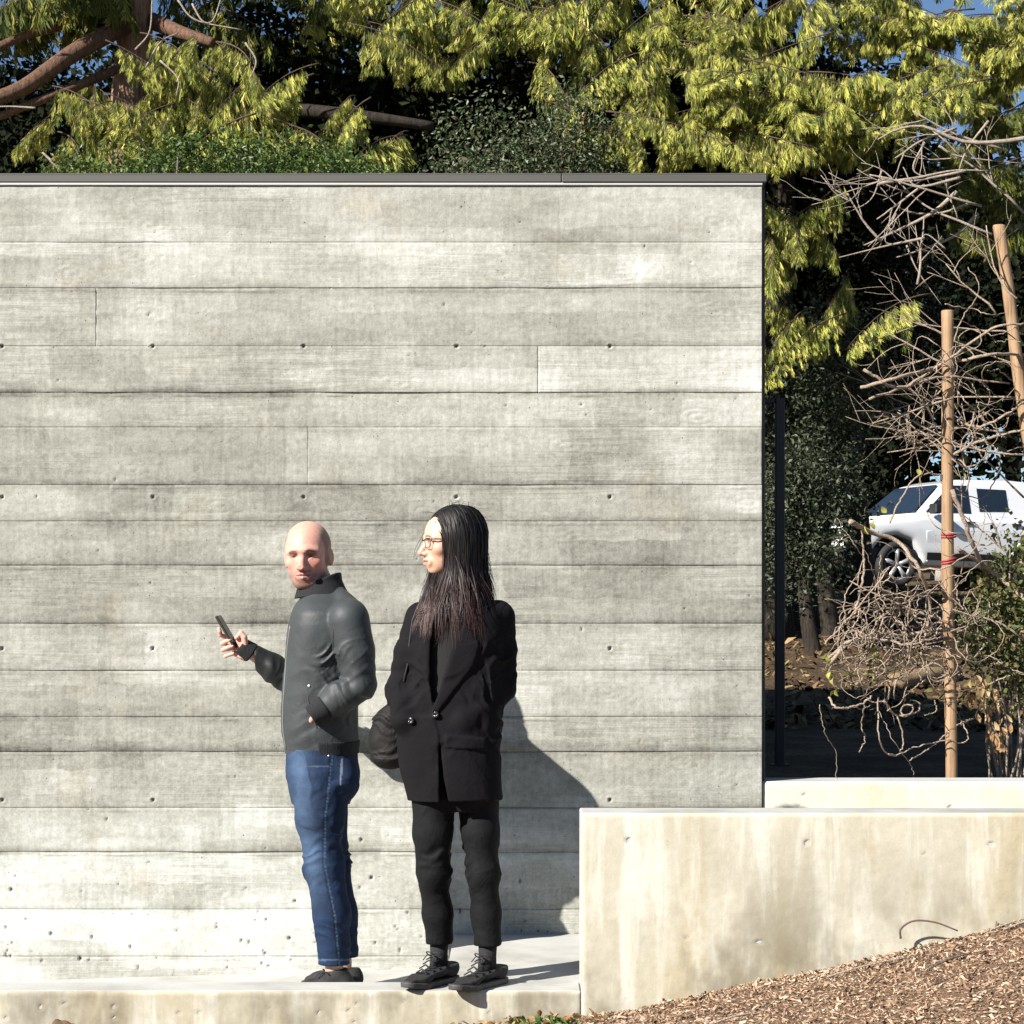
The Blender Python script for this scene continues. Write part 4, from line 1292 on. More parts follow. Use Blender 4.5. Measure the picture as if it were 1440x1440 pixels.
# ------------------------------------------------------------------ the woman
WY = -1.13
def PW(x, y, dv=0.0): return W(x, y, WY - dv)
WS = (WY - CAM_Y) / F_PX
uz = lambda y: PW(0, y)[2]
HC = PW(633.5, 762.5)
Hf, Hu = (-.965, -.26, -.02), (-.02, 0, 1)
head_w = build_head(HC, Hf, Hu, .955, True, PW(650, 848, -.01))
bl = [(838, 618, 672, .075), (846, 600, 694, .10), (853, 586, 707, .118), (865, 578, 714, .128), (890, 575, 715, .136), (920, 575, 713, .138), (960, 572, 710, .132),
      (1000, 565, 707, .132), (1040, 559, 705, .138), (1080, 563, 705.5, .142), (1110, 571, 706, .143), (1123, 574, 707, .142)]
bz = [uz(a[0]) for a in bl]; bcx = [PW((a[1] + a[2]) / 2, 0)[0] for a in bl]; brx = [(a[2] - a[1]) / 2 * WS for a in bl]; bry = [a[3] for a in bl]
shR, elR, wrR = PW(700, 868, .0), PW(703, 966, -.01), PW(652, 1014, .098)
shL, elL, wrL = PW(592, 868, .0), PW(566, 968, .02), PW(570, 1012, .075)
hip1, kn1, an1 = PW(610, 1125, .03), PW(609.5, 1228, .02), PW(617, 1333, -.035)
hip2, kn2, an2 = PW(672, 1125, .0), PW(680, 1228, .02), PW(687, 1338, .01)
def fist(c):
    c = np.array(c); lo, hi = c - .07, c + .07
    f = [([c + np.array([.014 * (i - 1.5), -.01, .0]), c + np.array([.014 * (i - 1.5), -.018, -.028]), c + np.array([.013 * (i - 1.5), -.006, -.048])], [.0085, .008, .007]) for i in range(4)]
    return hand_mesh([(c + np.array([0, 0, .03]), c, .02, .023)], f, ([c + np.array([.022, 0, .01]), c + np.array([.034, -.012, -.012]), c + np.array([.03, -.018, -.03])], [.01, .009, .0075]), lo, hi, .003)
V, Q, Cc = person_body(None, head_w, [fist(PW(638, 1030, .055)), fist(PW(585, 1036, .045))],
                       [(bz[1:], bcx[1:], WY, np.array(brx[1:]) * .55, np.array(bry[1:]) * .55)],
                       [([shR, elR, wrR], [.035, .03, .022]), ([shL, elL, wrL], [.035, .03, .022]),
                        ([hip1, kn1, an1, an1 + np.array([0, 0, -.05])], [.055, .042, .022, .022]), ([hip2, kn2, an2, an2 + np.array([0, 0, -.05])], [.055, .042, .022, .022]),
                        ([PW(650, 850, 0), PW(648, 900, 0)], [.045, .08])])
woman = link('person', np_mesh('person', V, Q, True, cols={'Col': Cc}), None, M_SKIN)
tag(woman, 'woman with long black hair, glasses and a black blazer on the kerb edge', 'person')

# black top inside the blazer
M_TOP = simple('black_jersey', (.005, .005, .0055), .9, .2, 60, .3)
s = SDF(PW(590, 1010, .17), PW(700, 825, -.12), .006)
s.add(s.loft([uz(828), uz(845), uz(870), uz(1000)], [PW(a, 0)[0] for a in (650, 648, 640, 636)], WY, [.052, .075, .12, .12], [.056, .085, .118, .118]))
V, Q = s.mesh(1); link('top', np_mesh('top', V, Q, True), woman, M_TOP)

# blazer
M_WOOL = attr_mat('black_wool', .9, .12, 300, .35, .0012, wr=.10, wrs=8)
s = SDF(PW(528, 1135, .26), PW(745, 832, -.20), .0046)
s.add(s.loft(bz, bcx, WY, brx, bry, 2.35))
s.add(s.chain([shR, (shR + elR) / 2, elR], [.058, .062, .057], .02), .022)
s.add(s.chain([elR, (elR + wrR) / 2, wrR, PW(632, 1030, .085)], [.057, .052, .043, .02], .02), .02)
s.add(s.chain([shL, (shL + elL) / 2, elL], [.055, .057, .053], .02), .022)
s.add(s.chain([elL, (elL + wrL) / 2, wrL, PW(580, 1032, .07)], [.053, .048, .041, .02], .02), .02)
# deep neck opening in a V down to the button
Vp = [PW(628, 836)[[0, 2]], PW(662, 836)[[0, 2]], PW(640, 905)[[0, 2]], PW(613, 1000)[[0, 2]], PW(606, 960)[[0, 2]], PW(608, 890)[[0, 2]]]
xx, zz = np.broadcast_arrays(s.X[:, 0, :], s.Z[0, 0, :][None, :]) if False else np.meshgrid(s.X[:, 0, 0], s.Z[0, 0, :], indexing='ij')
pd = poly_in(Vp, xx, zz).astype(np.float32)[:, None, :]
s.sub(np.maximum(pd, s.Y - (WY - .085) + 0 * s.X), .006)
s.sub(s.ell(PW(650, 836, 0), (.058, .07, .03)), .01)
# slit under the button where the fronts part
Vs = [PW(617, 1022)[[0, 2]], PW(622, 1060)[[0, 2]], PW(633, 1130)[[0, 2]], PW(619, 1130)[[0, 2]], PW(618, 1060)[[0, 2]]]
pd = poly_in(Vs, xx, zz).astype(np.float32)[:, None, :]
s.sub(np.maximum(pd, s.Y - (WY - .11) + 0 * s.X), .004)
def front_panel(poly, amt, w=.006):
    P_ = [PW(*p)[[0, 2]] for p in poly]
    def fn(x, y, z):
        d = poly_in(P_, x, z)
        return amt * sstep(w, -w, d) * sstep(WY - .02, WY - .06, y)
    s.band(fn)
front_panel([(640, 905), (655, 870), (676, 905), (668, 935), (648, 960), (613, 1006), (609, 1000), (626, 950)], .011)     # near lapel
front_panel([(608, 880), (598, 880), (590, 925), (597, 935), (610, 1002), (613, 1000), (606, 955)], .010)                 # far lapel
front_panel([(540, 1006), (612, 1004), (619, 1030), (621, 1130), (540, 1130)], .006, .003)                                # overlapping front
front_panel([(628, 1030), (684, 1036), (684, 1052), (628, 1048)], .007, .003)                                             # pocket flap
s.band(crease(shR, elR, 12, .008, 51, 4, .7, .3, 1.05, slant=.4)); s.band(crease(elR, wrR, 18, .0105, 52, 5, .8, -.2, .9))
s.band(crease(shL, elL, 12, .008, 53, 4, .7, .3, 1.05, slant=-.4)); s.band(crease(elL, wrL, 18, .0095, 54, 5, .8, -.2, .9))
s.band(crease(PW(620, 930, .12), PW(660, 1060, .12), 8, .005, 55, 2, .6, 0, 1, sharp=.2))
s.band(crease(PW(690, 1020, .1), PW(640, 1110, .12), 8, .004, 58, 2, .6, 0, 1, sharp=.2))
s.band(soft(.005, 5, 56)); s.band(soft(.0016, 28, 57))
V, Q = s.mesh(1)
col = tint(len(V), (.0078, .0070, .0085)) * (1 + .2 * fbm(V[:, 0] * 12, V[:, 1] * 12, V[:, 2] * 12, 3, 3))[:, None]
on_bz = skin_hit(V, Q)
bz_o = link('blazer', np_mesh('blazer', V, Q, True, cols={'Col': col}), woman, M_WOOL)
M_BTN = simple('black_horn_button', (.02, .02, .022), .22, .2, 60)
for bx, by in ((578, 1013.5), (612.5, 1005)):
    c = on_bz(bx, by, -.001, WY)
    o = Geo()
    nb = unit((-.25 if bx > 600 else -.5, -1, .05))
    o.tube([c - nb * .006, c + nb * .004, c + nb * .0075, c + nb * .005], [.0125, .0125, .0095, .004], 16).build('button', M_BTN, woman, True)

# trousers
M_TROUSER = attr_mat('black_denim', .8, .2, 400, .3, .001, wr=.14, wrs=14)
s = SDF(PW(570, 1345, .17), PW(722, 1080, -.15), .0046)
s.add(s.loft([uz(1085), uz(1110), uz(1140)], [PW(642, 0)[0]] * 3, WY, [.135, .145, .12], [.105, .11, .09], 2.3))
s.add(s.chain([hip1, PW(608.5, 1170, .03), kn1, PW(616, 1285, -.01), an1 + np.array([0, 0, .006])], [.077, .065, .054, .049, .044], .03), .012)
s.add(s.chain([hip2, PW(675.5, 1170, .01), kn2, PW(683, 1285, .005), an2 + np.array([0, 0, .006])], [.075, .063, .054, .049, .045], .03), .002)
s.cut(uz(1328) - s.Z + 0 * s.X + 0 * s.Y, .004)
s.band(crease(kn1 + np.array([0, 0, .12]), kn1 - np.array([0, 0, .10]), 22, .0085, 71, 5, .8, .1, .9, slant=.3))
s.band(crease(kn2 + np.array([0, 0, .12]), kn2 - np.array([0, 0, .10]), 22, .0085, 72, 5, .8, .1, .9, slant=-.3))
s.band(crease(hip1 + np.array([-.05, 0, .02]), hip2 + np.array([.05, 0, -.05]), 10, .006, 73, 4, .6, 0, 1))
for a_ in (an1, an2): s.band(crease(a_ + np.array([0, 0, .11]), a_, 24, .006, 74, 6, .8, .2, 1))
s.band(soft(.004, 8, 75)); s.band(soft(.0015, 30, 76))
V, Q = s.mesh(2)
col = tint(len(V), (.0052, .0053, .006)) * (1 + .25 * fbm(V[:, 0] * 14, V[:, 1] * 14, V[:, 2] * 14, 13, 3))[:, None]
link('trousers', np_mesh('trousers', V, Q, True, cols={'Col': col}), woman, M_TROUSER)
M_SOCK = simple('black_sock', (.012, .012, .013), .9, .2, 80, .4, (1, 1, .15))
for a_, top_, bot_ in ((an1, PW(617.5, 1320, -.035), PW(617, 1360, -.04)), (an2, PW(686, 1324, .01), PW(685, 1364, .01))):
    Geo().tube([top_, (top_ + bot_) / 2, bot_], [.033, .031, .033], 20).build('sock', M_SOCK, woman, True)
shoe('shoe', W(639, 0, -1.05) * [1, 1, 0], W(570, 0, -1.275) * [1, 1, 0], PW(618, 1355, -.04), woman, sole_h=.021)
shoe('shoe', W(708, 0, -1.09) * [1, 1, 0], W(637, 0, -1.32) * [1, 1, 0], PW(686, 1360, .01), woman, sole_h=.021)

# ------------------------------------------------------------------ hair: long, straight, parted
M_HAIR = Mat('dark_hair')
hc = M_HAIR.attr('Col').outputs['Color']
M_HAIR.set(Base_Color=hc, Roughness=0.5)
M_HAIR.b.inputs['Specular IOR Level'].default_value = 0.24
M_HAIR.b.inputs['Anisotropic'].default_value = 0.5
M_HAIR = M_HAIR.m
R_ = frame(Hf, Hu)
def loc2w(p): return HC + (np.asarray(p) @ R_) * .955
hrg = np.random.default_rng(21)
# a close cap under the strands
s = SDF(HC - .17, HC + .17, .004)
cl_, Rl_ = HC.tolist(), R_.tolist()
x0, y0, z0 = s.X - cl_[0], s.Y - cl_[1], s.Z - cl_[2]
g = [((Rl_[i][0] * x0 + Rl_[i][1] * y0 + Rl_[i][2] * z0) / .955).astype(np.float32) for i in range(3)]
L_ = SDF.__new__(SDF); L_.X, L_.Y, L_.Z = g
D = L_.ell((0, .024, .036), (.086, .104, .100))
D = smin(D, L_.ell((0, .055, -.06), (.078, .065, .12)), .03)
# keep the face free: cut in front of a hairline running from the crown's front past the temple to the jaw
D = smax(D, -(np.maximum(g[1] + .024 + .62 * np.clip(g[2] - .005, 0, .10), g[2] - .098) * .85), .008)
s.D = (D * .955).astype(np.float32)
V, Q = s.mesh(2)
hair = link('hair', np_mesh('hair', V, Q, True, cols={'Col': tint(len(V), (.008, .007, .007))}), woman, M_HAIR)

def strand_set(n, az_lo, az_hi, zend, spread, wdt, rng, reach, low=-.12):
    VV, QQ, CC, off = [], [], [], 0
    nseg = 16
    ncl = max(4, n // 9)
    claz = rng.uniform(az_lo, az_hi, ncl); clz = rng.uniform(*zend, ncl); clx = rng.normal(0, spread, (ncl, 2)); cll = rng.uniform(0, .014, ncl)
    for i in range(n):
        c_ = i % ncl
        azd = claz[c_] + rng.normal(0, 3.4)
        az = math.radians(azd)                                    # 0 = straight ahead, positive = her left, the camera side
        a180 = min(azd, 360 - azd)
        yf = np.interp(a180, [50, 75, 110, 180], [-.078, -.050, .0, .07])
        t0 = float(np.clip(yf + rng.normal(0, .012), -.084, .09))  # start along the parting
        start = np.array([rng.uniform(-.006, .006), t0, .036 + .101 * math.sqrt(max(0, 1 - ((t0 - .024) / .110) ** 2))])
        lay = cll[c_] * .8 + rng.uniform(0, .005)
        dirx, diry = math.sin(az), -math.cos(az)
        eq = np.array([dirx * (.087 + lay), .024 + diry * (.103 + lay), .015])
        ze = clz[c_] + rng.normal(0, .022)
        sx_ = clx[c_, 0] + rng.normal(0, .006); sy_ = clx[c_, 1] + rng.normal(0, .006)
        ph = c_ * 1.7
        pts = []
        for k in range(nseg + 1):
            t = k / nseg
            if t < .35:
                a = t / .35 * math.pi / 2
                p = np.zeros(3)
                p[:2] = start[:2] + (eq[:2] - start[:2]) * math.sin(a) ** .9
                p[2] = eq[2] + (start[2] - eq[2]) * math.cos(a)
            else:
                u = (t - .35) / .65
                z = eq[2] + (ze - eq[2]) * u
                rr = 1 + reach * float(sstep(low, low - .15, z)) - .05 * math.exp(-((z + .10) / .05) ** 2)
                p = np.array([dirx * (.087 + lay) * rr + sx_ * u ** 1.5, .024 + diry * (.103 + lay) * rr * .97 + sy_ * u ** 1.5, z])
                p[0] += .006 * math.sin(u * 8 + ph) * u; p[1] += .008 * math.cos(u * 7 + ph) * u
            pts.append(p)
        pts = np.array(pts)
        P = loc2w(pts)
        T = np.gradient(P, axis=0)
        radial = loc2w(pts * [1, 1, .6] + [dirx, diry, .25]) - loc2w(pts * [1, 1, .6]) + rng.normal(0, .28, 3)
        sd = np.cross(T, radial); sd /= np.linalg.norm(sd, axis=1, keepdims=True) + 1e-9
        w = wdt * rng.uniform(.5, 1.4) * np.interp(np.linspace(0, 1, nseg + 1), [0, .1, .75, 1], [.6, 1, 1, .10])[:, None]
        v = np.concatenate([P - sd * w, P + sd * w])
        k = np.arange(nseg)
        QQ.append(np.stack([k, k + 1, k + 1 + nseg + 1, k + nseg + 1], 1) + off)
        VV.append(v); off += len(v)
        c = np.array((.0085, .0072, .0072)) * rng.uniform(.5, 1.7)
        tip = np.linspace(0, 1, nseg + 1)[:, None] ** 3
        cc_ = c * (1 - tip) + np.array((.042, .018, .014)) * tip * rng.uniform(.5, 1.3)
        CC.append(np.concatenate([cc_, cc_]))
    me = np_mesh('hair_strands', np.concatenate(VV), np.concatenate(QQ), True, cols={'Col': np.concatenate(CC)})
    o = link('lock', me, hair, M_HAIR); o['kind'] = 'stuff'
    return o
strand_set(2100, 57, 112, (-.37, -.22), .022, .0015, hrg, .28)     # camera side, falling over the lapel
strand_set(1100, 112, 205, (-.30, -.17), .014, .0016, hrg, .08)    # back
strand_set(420, 268, 315, (-.20, -.13), .012, .0018, hrg, .10, -.10)    # far side, over the other lapel
strand_set(220, 205, 268, (-.28, -.18), .012, .0022, hrg, .10)
# the tress that falls over the far lapel, browner towards its ends
VV, QQ, CC, off = [], [], [], 0
for i in range(620):
    u0 = hrg.uniform(0, 1); k_ = i % 60; kr = np.random.default_rng(k_)
    xe = 581 + 44 * kr.random() + hrg.normal(0, 2.2); ye = 850 + 44 * kr.random() ** .7 + hrg.normal(0, 5)
    x0, y0 = 606 + 24 * u0, 792 + hrg.uniform(-10, 6)
    x1 = x0 * .62 + xe * .38 + hrg.normal(0, 1.5)
    ctl = [PW(x0, y0, -.02 + .03 * u0), PW(x1, 826, .045 + .02 * hrg.random()), on_bz((x1 + xe) / 2 + 2 * math.sin(k_), 852, .008 + .012 * hrg.random(), WY), on_bz(xe, ye, .004 + .010 * hrg.random(), WY)]
    P = curve(ctl, 11)
    T = np.gradient(P, axis=0); sd = np.cross(T, np.array([-.3, -1, .2]) + hrg.normal(0, .3, 3)); sd /= np.linalg.norm(sd, axis=1, keepdims=True) + 1e-9
    w = .0016 * hrg.uniform(.5, 1.4) * np.interp(np.linspace(0, 1, 11), [0, .1, .75, 1], [.8, 1, 1, .1])[:, None]
    VV.append(np.concatenate([P - sd * w, P + sd * w])); k = np.arange(10)
    QQ.append(np.stack([k, k + 1, k + 12, k + 11], 1) + off); off += 22
    tip = np.linspace(0, 1, 11)[:, None] ** 1.6
    c_ = (np.array((.009, .0075, .0075)) * (1 - tip) + np.array((.050, .021, .017)) * tip) * hrg.uniform(.5, 1.4)
    CC.append(np.concatenate([c_, c_]))
o = link('lock', np_mesh('hair_strands', np.concatenate(VV), np.concatenate(QQ), True, cols={'Col': np.concatenate(CC)}), hair, M_HAIR); o['kind'] = 'stuff'
# a few fly-away hairs
g = Geo()
for k in range(40):
    a = hrg.uniform(-1.4, 1.4)
    b = np.array([hrg.uniform(-.03, .05), .03 + .09 * math.sin(a), .04 + .095 * math.cos(a)])
    e = b + np.array([hrg.normal(0, .01), hrg.normal(.0, .022), hrg.uniform(.0, .02)])
    g.tube(loc2w([b, (b + e) / 2 + [0, 0, .008], e]), [.0006, .0005, .0003], 4)
g.tube(loc2w([(.045, -.062, .075), (-.005, -.100, .03), (-.03, -.125, -.02), (-.035, -.132, -.055)]), [.0009, .0010, .0009, .0004], 4)
g.tube(loc2w([(.040, -.060, .075), (-.010, -.098, .02), (-.032, -.120, -.03), (-.036, -.130, -.06)]), [.0008, .0009, .0008, .0004], 4)
g.build('flyaway', M_HAIR, hair, True, cols={'Col': tint(g.n, (.012, .01, .01))})['kind'] = 'stuff'

# ------------------------------------------------------------------ glasses
M_FRAME = simple('dark_glasses_frame', (.014, .009, .008), .25, .2, 40)
g = Geo()
for sx in (-1, 1):
    cx, cz_ = sx * .033, -.004
    pl = [(-.022, .013), (-.012, .0165), (.012, .0165), (.023, .012), (.021, -.010), (.012, -.0165), (-.010, -.0165), (-.019, -.010), (-.022, .013)]
    P = []
    for a, b in zip(pl[:-1], pl[1:]):
        for t in (0, .5):
            P.append((a[0] * (1 - t) + b[0] * t, a[1] * (1 - t) + b[1] * t))
    P.append(pl[0])
    pts = [(cx + sx * q[0], -.101 + .010 * abs(cx + sx * q[0]) / .055 + .14 * max(0, abs(cx + sx * q[0]) - .03), cz_ + q[1]) for q in P]
    g.tube(loc2w(pts), [.0024 if p[2] > .004 else .0014 for p in pts], 6)
    g.tube(loc2w([(sx * .055, -.088, .010), (sx * .068, -.075, .010), (sx * .077, -.03, .008), (sx * .082, .012, .006)]), .0023, 6)
g.tube(loc2w([(-.011, -.100, .006), (0, -.104, .009), (.011, -.100, .006)]), .0016, 6)
gl = g.build('glasses', M_FRAME, woman, True)
gm = Mat('lens_glass'); gm.set(Base_Color=(1, 1, 1, 1), Roughness=.02); gm.b.inputs['Alpha'].default_value = .12
for sx in (-1, 1):
    a = np.linspace(0, 2 * math.pi, 17)[:-1]
    v = [(sx * .033, -.0995, -.004)] + [(sx * .033 + .020 * math.cos(q), -.0985 + .004 * (sx * math.cos(q)), -.004 + .0145 * math.sin(q)) for q in a]
    link('lens', np_mesh('lens', loc2w(v), np.array([[0, 1 + k, 1 + (k + 1) % 16] for k in range(16)])), gl, gm.m)

# ------------------------------------------------------------------ shoulder bag hanging behind her
M_BAG = attr_mat('dark_brown_nylon', .68, .25, 200, .3, .001, wr=.2, wrs=10)
bc = PW(545, 1036, -.02)
s = SDF(bc - .17, bc + .17, .0046)
s.add(s.ell(bc + np.array([.012, 0, -.004]), (.082, .055, .108)))
s.add(s.ell(bc + np.array([.02, .0, -.055]), (.075, .055, .055)), .03)
s.add(s.cone(bc + np.array([.02, 0, .08]), bc + np.array([.04, 0, .14]), .035, .02), .03)
s.band(crease(bc + np.array([-.05, 0, .12]), bc + np.array([.03, 0, -.10]), 12, .014, 81, 5, .8, 0, 1)); s.band(soft(.010, 8, 82))
V, Q = s.mesh(2)
bag = link('shoulder_bag', np_mesh('shoulder_bag', V, Q, True, cols={'Col': tint(len(V), (.0065, .0052, .0052))}), None, M_BAG)
tag(bag, 'slouchy dark shoulder bag hanging behind the woman\'s arm', 'bag')
g = Geo()
g.tube([bc + np.array([.03, 0, .12]), PW(560, 985, .0), on_bz(568, 958, 0, WY), on_bz(573, 935, 0, WY), on_bz(576, 900, 0, WY), on_bz(580, 872, 0, WY), on_bz(586, 858, 0, WY), PW(590, 848, -.06)], [.007, .006, .0045, .003, .003, .003, .003, .003], 6)
g.build('strap', simple('black_strap', (.014, .013, .013), .5, .2, 60), bag, True)
# ------------------------------------------------------------------ ground behind the walls
def back_z(X, Y):
    X = np.asarray(X, float); Y = np.asarray(Y, float)
    z = np.interp(Y, [0, 10.5, 12, 14, 17, 20, 25, 40, 90, 400], [.44, .50, .58, .84, 1.15, 1.42, 1.72, 2.6, 6.0, 24.0])
    return z + .03 * fbm(X * .8, Y * .8, 0, 15, 4) + .012 * fbm(X * 5, Y * 5, 0, 16, 2)

def back_mat():
    m = Mat('dry_grass_and_leaf_litter')
    f = m.noise(1.2, 6, .65); g = m.noise(26, 5, .7, (1, 1, 1), (3, 0, 0))
    col = m.ramp(m.math('ADD', m.math('MULTIPLY', f, .6), m.math('MULTIPLY', g, .4)),
                 [(.3, (.03, .021, .013)), (.48, (.085, .057, .034)), (.62, (.19, .135, .078)), (.75, (.13, .125, .05))])
    m.set(Base_Color=col, Roughness=.95); m.b.inputs['Specular IOR Level'].default_value = .1
    m.bump(m.math('ADD', f, g), .9, .05)
    return m.m
terrain('terrain', np.concatenate([np.arange(-240, -12, 12), np.arange(-12, 14, .5), np.arange(14, 250, 12)]),
        np.concatenate([np.arange(.1, 3, .3), np.arange(3, 40, .6), np.arange(40, 420, 14)]), back_z, back_mat())

# ------------------------------------------------------------------ bark, leaves
def bark_mat(name, c1, c2, sc=6.0, st=(5, 5, .5)):
    m = Mat(name)
    f = m.noise(sc, 6, .7, st); g = m.noise(sc * 4, 4, .7, st)
    h = m.math('ADD', m.math('MULTIPLY', f, .7), m.math('MULTIPLY', g, .4))
    m.set(Base_Color=m.ramp(h, [(.35, c1), (.7, c2)]), Roughness=.9); m.b.inputs['Specular IOR Level'].default_value = .15
    m.bump(h, .9, .03)
    return m.m
M_BARK_RED = bark_mat('red_fibrous_bark', (.035, .019, .013), (.235, .135, .09), 5.0, (6, 6, .8))
M_BARK_TRUNK = bark_mat('pink_brown_fibrous_bark', (.06, .03, .02), (.46, .29, .20), 5.0, (6, 6, .45))
M_BARK_GREY = bark_mat('grey_bark', (.06, .05, .042), (.26, .22, .18))
M_BARK_DARK = bark_mat('dark_bark', (.015, .012, .01), (.06, .048, .038))
M_TWIG = bark_mat('pale_twig_bark', (.22, .17, .13), (.52, .44, .36), 30, (1, 1, 1))
M_VINE = bark_mat('tan_vine_bark', (.30, .215, .15), (.62, .50, .39), 40, (1, 1, 1))
M_BOUGH = bark_mat('brown_bough_bark', (.05, .035, .025), (.17, .12, .085), 20, (1, 1, 1))
M_SPRAY = leaf_mat('cedar_foliage', .55, .30, spec=.25)
M_LEAF = leaf_mat('broad_leaf', .45, .2, spec=.35)
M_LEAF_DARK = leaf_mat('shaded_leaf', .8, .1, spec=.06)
M_DRYLEAF = leaf_mat('dry_leaf', .7, .25, spec=.2)


def spray_template(rng, L=.2, pairs=6, fan=.55):
    """A flat scaly cedar spray hanging along -z: narrow blades off a midrib."""
    bl = [((0, 0), (0, -L), .0095)]
    for k in range(pairs):
        t = .06 + .62 * k / pairs
        for sgn in (-1, 1):
            l = L * (.80 - .62 * t) * rng.uniform(.75, 1.15)
            a = fan * rng.uniform(.7, 1.25)
            bl.append(((0, -L * t), (sgn * l * math.sin(a), -L * t - l * math.cos(a)), .0085))
    V, F = [], []
    for (x0, z0), (x1, z1), w in bl:
        dx, dz = x1 - x0, z1 - z0; n = math.hypot(dx, dz); px_, pz_ = -dz / n * w, dx / n * w
        mx, mz_ = x0 + dx * .55, z0 + dz * .55
        i = len(V)
        V += [(x0, 0, z0), (mx + px_, rng.uniform(-.01, .01), mz_ + pz_), (x1, rng.uniform(-.02, .02), z1), (mx - px_, rng.uniform(-.01, .01), mz_ - pz_)]
        F += [(i, i + 1, i + 2), (i, i + 2, i + 3)]
    return np.array(V), np.array(F)


def make_bough(seed, L, droop, hang, pal, up=0.0, fall=.3):
    """Template mesh of one conifer bough: grows along +x from the origin, with hanging sprays."""
    rng = np.random.default_rng(seed)
    tm = [spray_template(rng, rng.uniform(.16, .27), 4, rng.uniform(.35, .62)) for _ in range(4)]
    V, F, Cc, n = [], [], [], 0
    axis = lambda t: np.array([L * t, .10 * L * math.sin(t * 2.5 + seed), up * L * t - droop * L * t * t])
    twigs = []
    nb = int(L * 16)
    for k in range(nb):
        t = .16 + .84 * k / nb
        p = axis(t); sg = 1 if k % 2 else -1
        bl = (.55 * (1 - t) + .20) * rng.uniform(.6, 1.2)
        a = rng.uniform(.5, 1.0)
        d = unit([math.cos(a), sg * math.sin(a), -fall * rng.uniform(.5, 1.4)])
        q = p + d * bl + np.array([0, 0, -.2 * bl * min(1, fall)])
        twigs.append((p, q))
        m = max(3, int(bl * 16))
        for j in range(m):
            u = (j + rng.random()) / m
            c = p + (q - p) * u
            tv, tf = tm[rng.integers(4)]
            th = rng.uniform(0, 2 * math.pi)
            # hanging sprays, tilted a little outwards along the twig
            ax_ = unit(np.array([0, 0, -hang]) + d * rng.uniform(.2, .9) * (1.3 - hang * .5) + rng.normal(0, .2, 3))
            xx_ = unit(np.cross(ax_, [math.cos(th), math.sin(th), .2])); yy_ = np.cross(xx_, ax_)
            s_ = rng.uniform(.7, 1.25)
            v = (tv[:, :1] * xx_ + tv[:, 1:2] * yy_ - tv[:, 2:3] * ax_) * s_ + c
            V.append(v); F.append(tf + n); n += len(v)
            col = np.array(pal[rng.integers(len(pal))]) * rng.uniform(.75, 1.25)
            Cc.append(np.tile(col, (len(v), 1)))
    spray = np_mesh('foliage', np.concatenate(V), np.concatenate(F), False, cols={'Col': np.concatenate(Cc)})
    spray.materials.append(M_SPRAY)
    g = Geo(); g.tube([axis(t) for t in np.linspace(0, 1, 9)], np.linspace(.016 * L / 1.8, .004, 9), 6)
    for p, q in twigs[::2]:
        g.tube([p, (p + q) / 2 + np.array([0, 0, .02]), q], [.005, .0035, .002], 4, False)
    wood = np_mesh('bough', np.concatenate(g.V), [np.concatenate(f) for f in (g.Q, g.T) if f])
    wood.materials.append(M_BOUGH)
    return wood, spray


PAL_YEL = [(.50, .485, .105), (.42, .42, .085), (.60, .56, .145), (.31, .335, .065), (.18, .21, .05), (.46, .41, .13), (.10, .13, .035), (.14, .17, .04), (.22, .24, .05)]
PAL_GRN = [(.17, .18, .032), (.12, .14, .028), (.085, .115, .026), (.22, .21, .038), (.065, .09, .022)]
B_HANG = [make_bough(100 + i, 1.7 + .2 * i, .30 + .08 * i, 2.3, PAL_YEL, 0, 1.7) for i in range(3)]
B_FAN = [make_bough(120 + i, 1.6 + .2 * i, .10, 1.0, PAL_YEL, .05, .75) for i in range(3)]
B_GRN = [make_bough(140 + i, 1.8, .25, 1.8, PAL_GRN, 0, 1.5) for i in range(2)]


def place_bough(tree, tmpl, root, tip, roll, sc):
    """Adds a bough part (wood, with its foliage as a sub-part) to a tree."""
    root, tip = Vector(root), Vector(tip)
    d = tip - root
    wood, spray = tmpl
    yaw = math.atan2(d.y, d.x); pit = -math.atan2(d.z, math.hypot(d.x, d.y))
    mtx = Matrix.Translation(root) @ Matrix.Rotation(yaw, 4, 'Z') @ Matrix.Rotation(pit * .7, 4, 'Y') @ Matrix.Rotation(roll, 4, 'X') @ Matrix.Diagonal((sc, sc, sc, 1))
    b = bpy.data.objects.new('bough', wood); C.objects.link(b); b.parent = tree
    b.matrix_local = mtx
    f = bpy.data.objects.new('foliage', spray); C.objects.link(f); f.parent = b
    return b


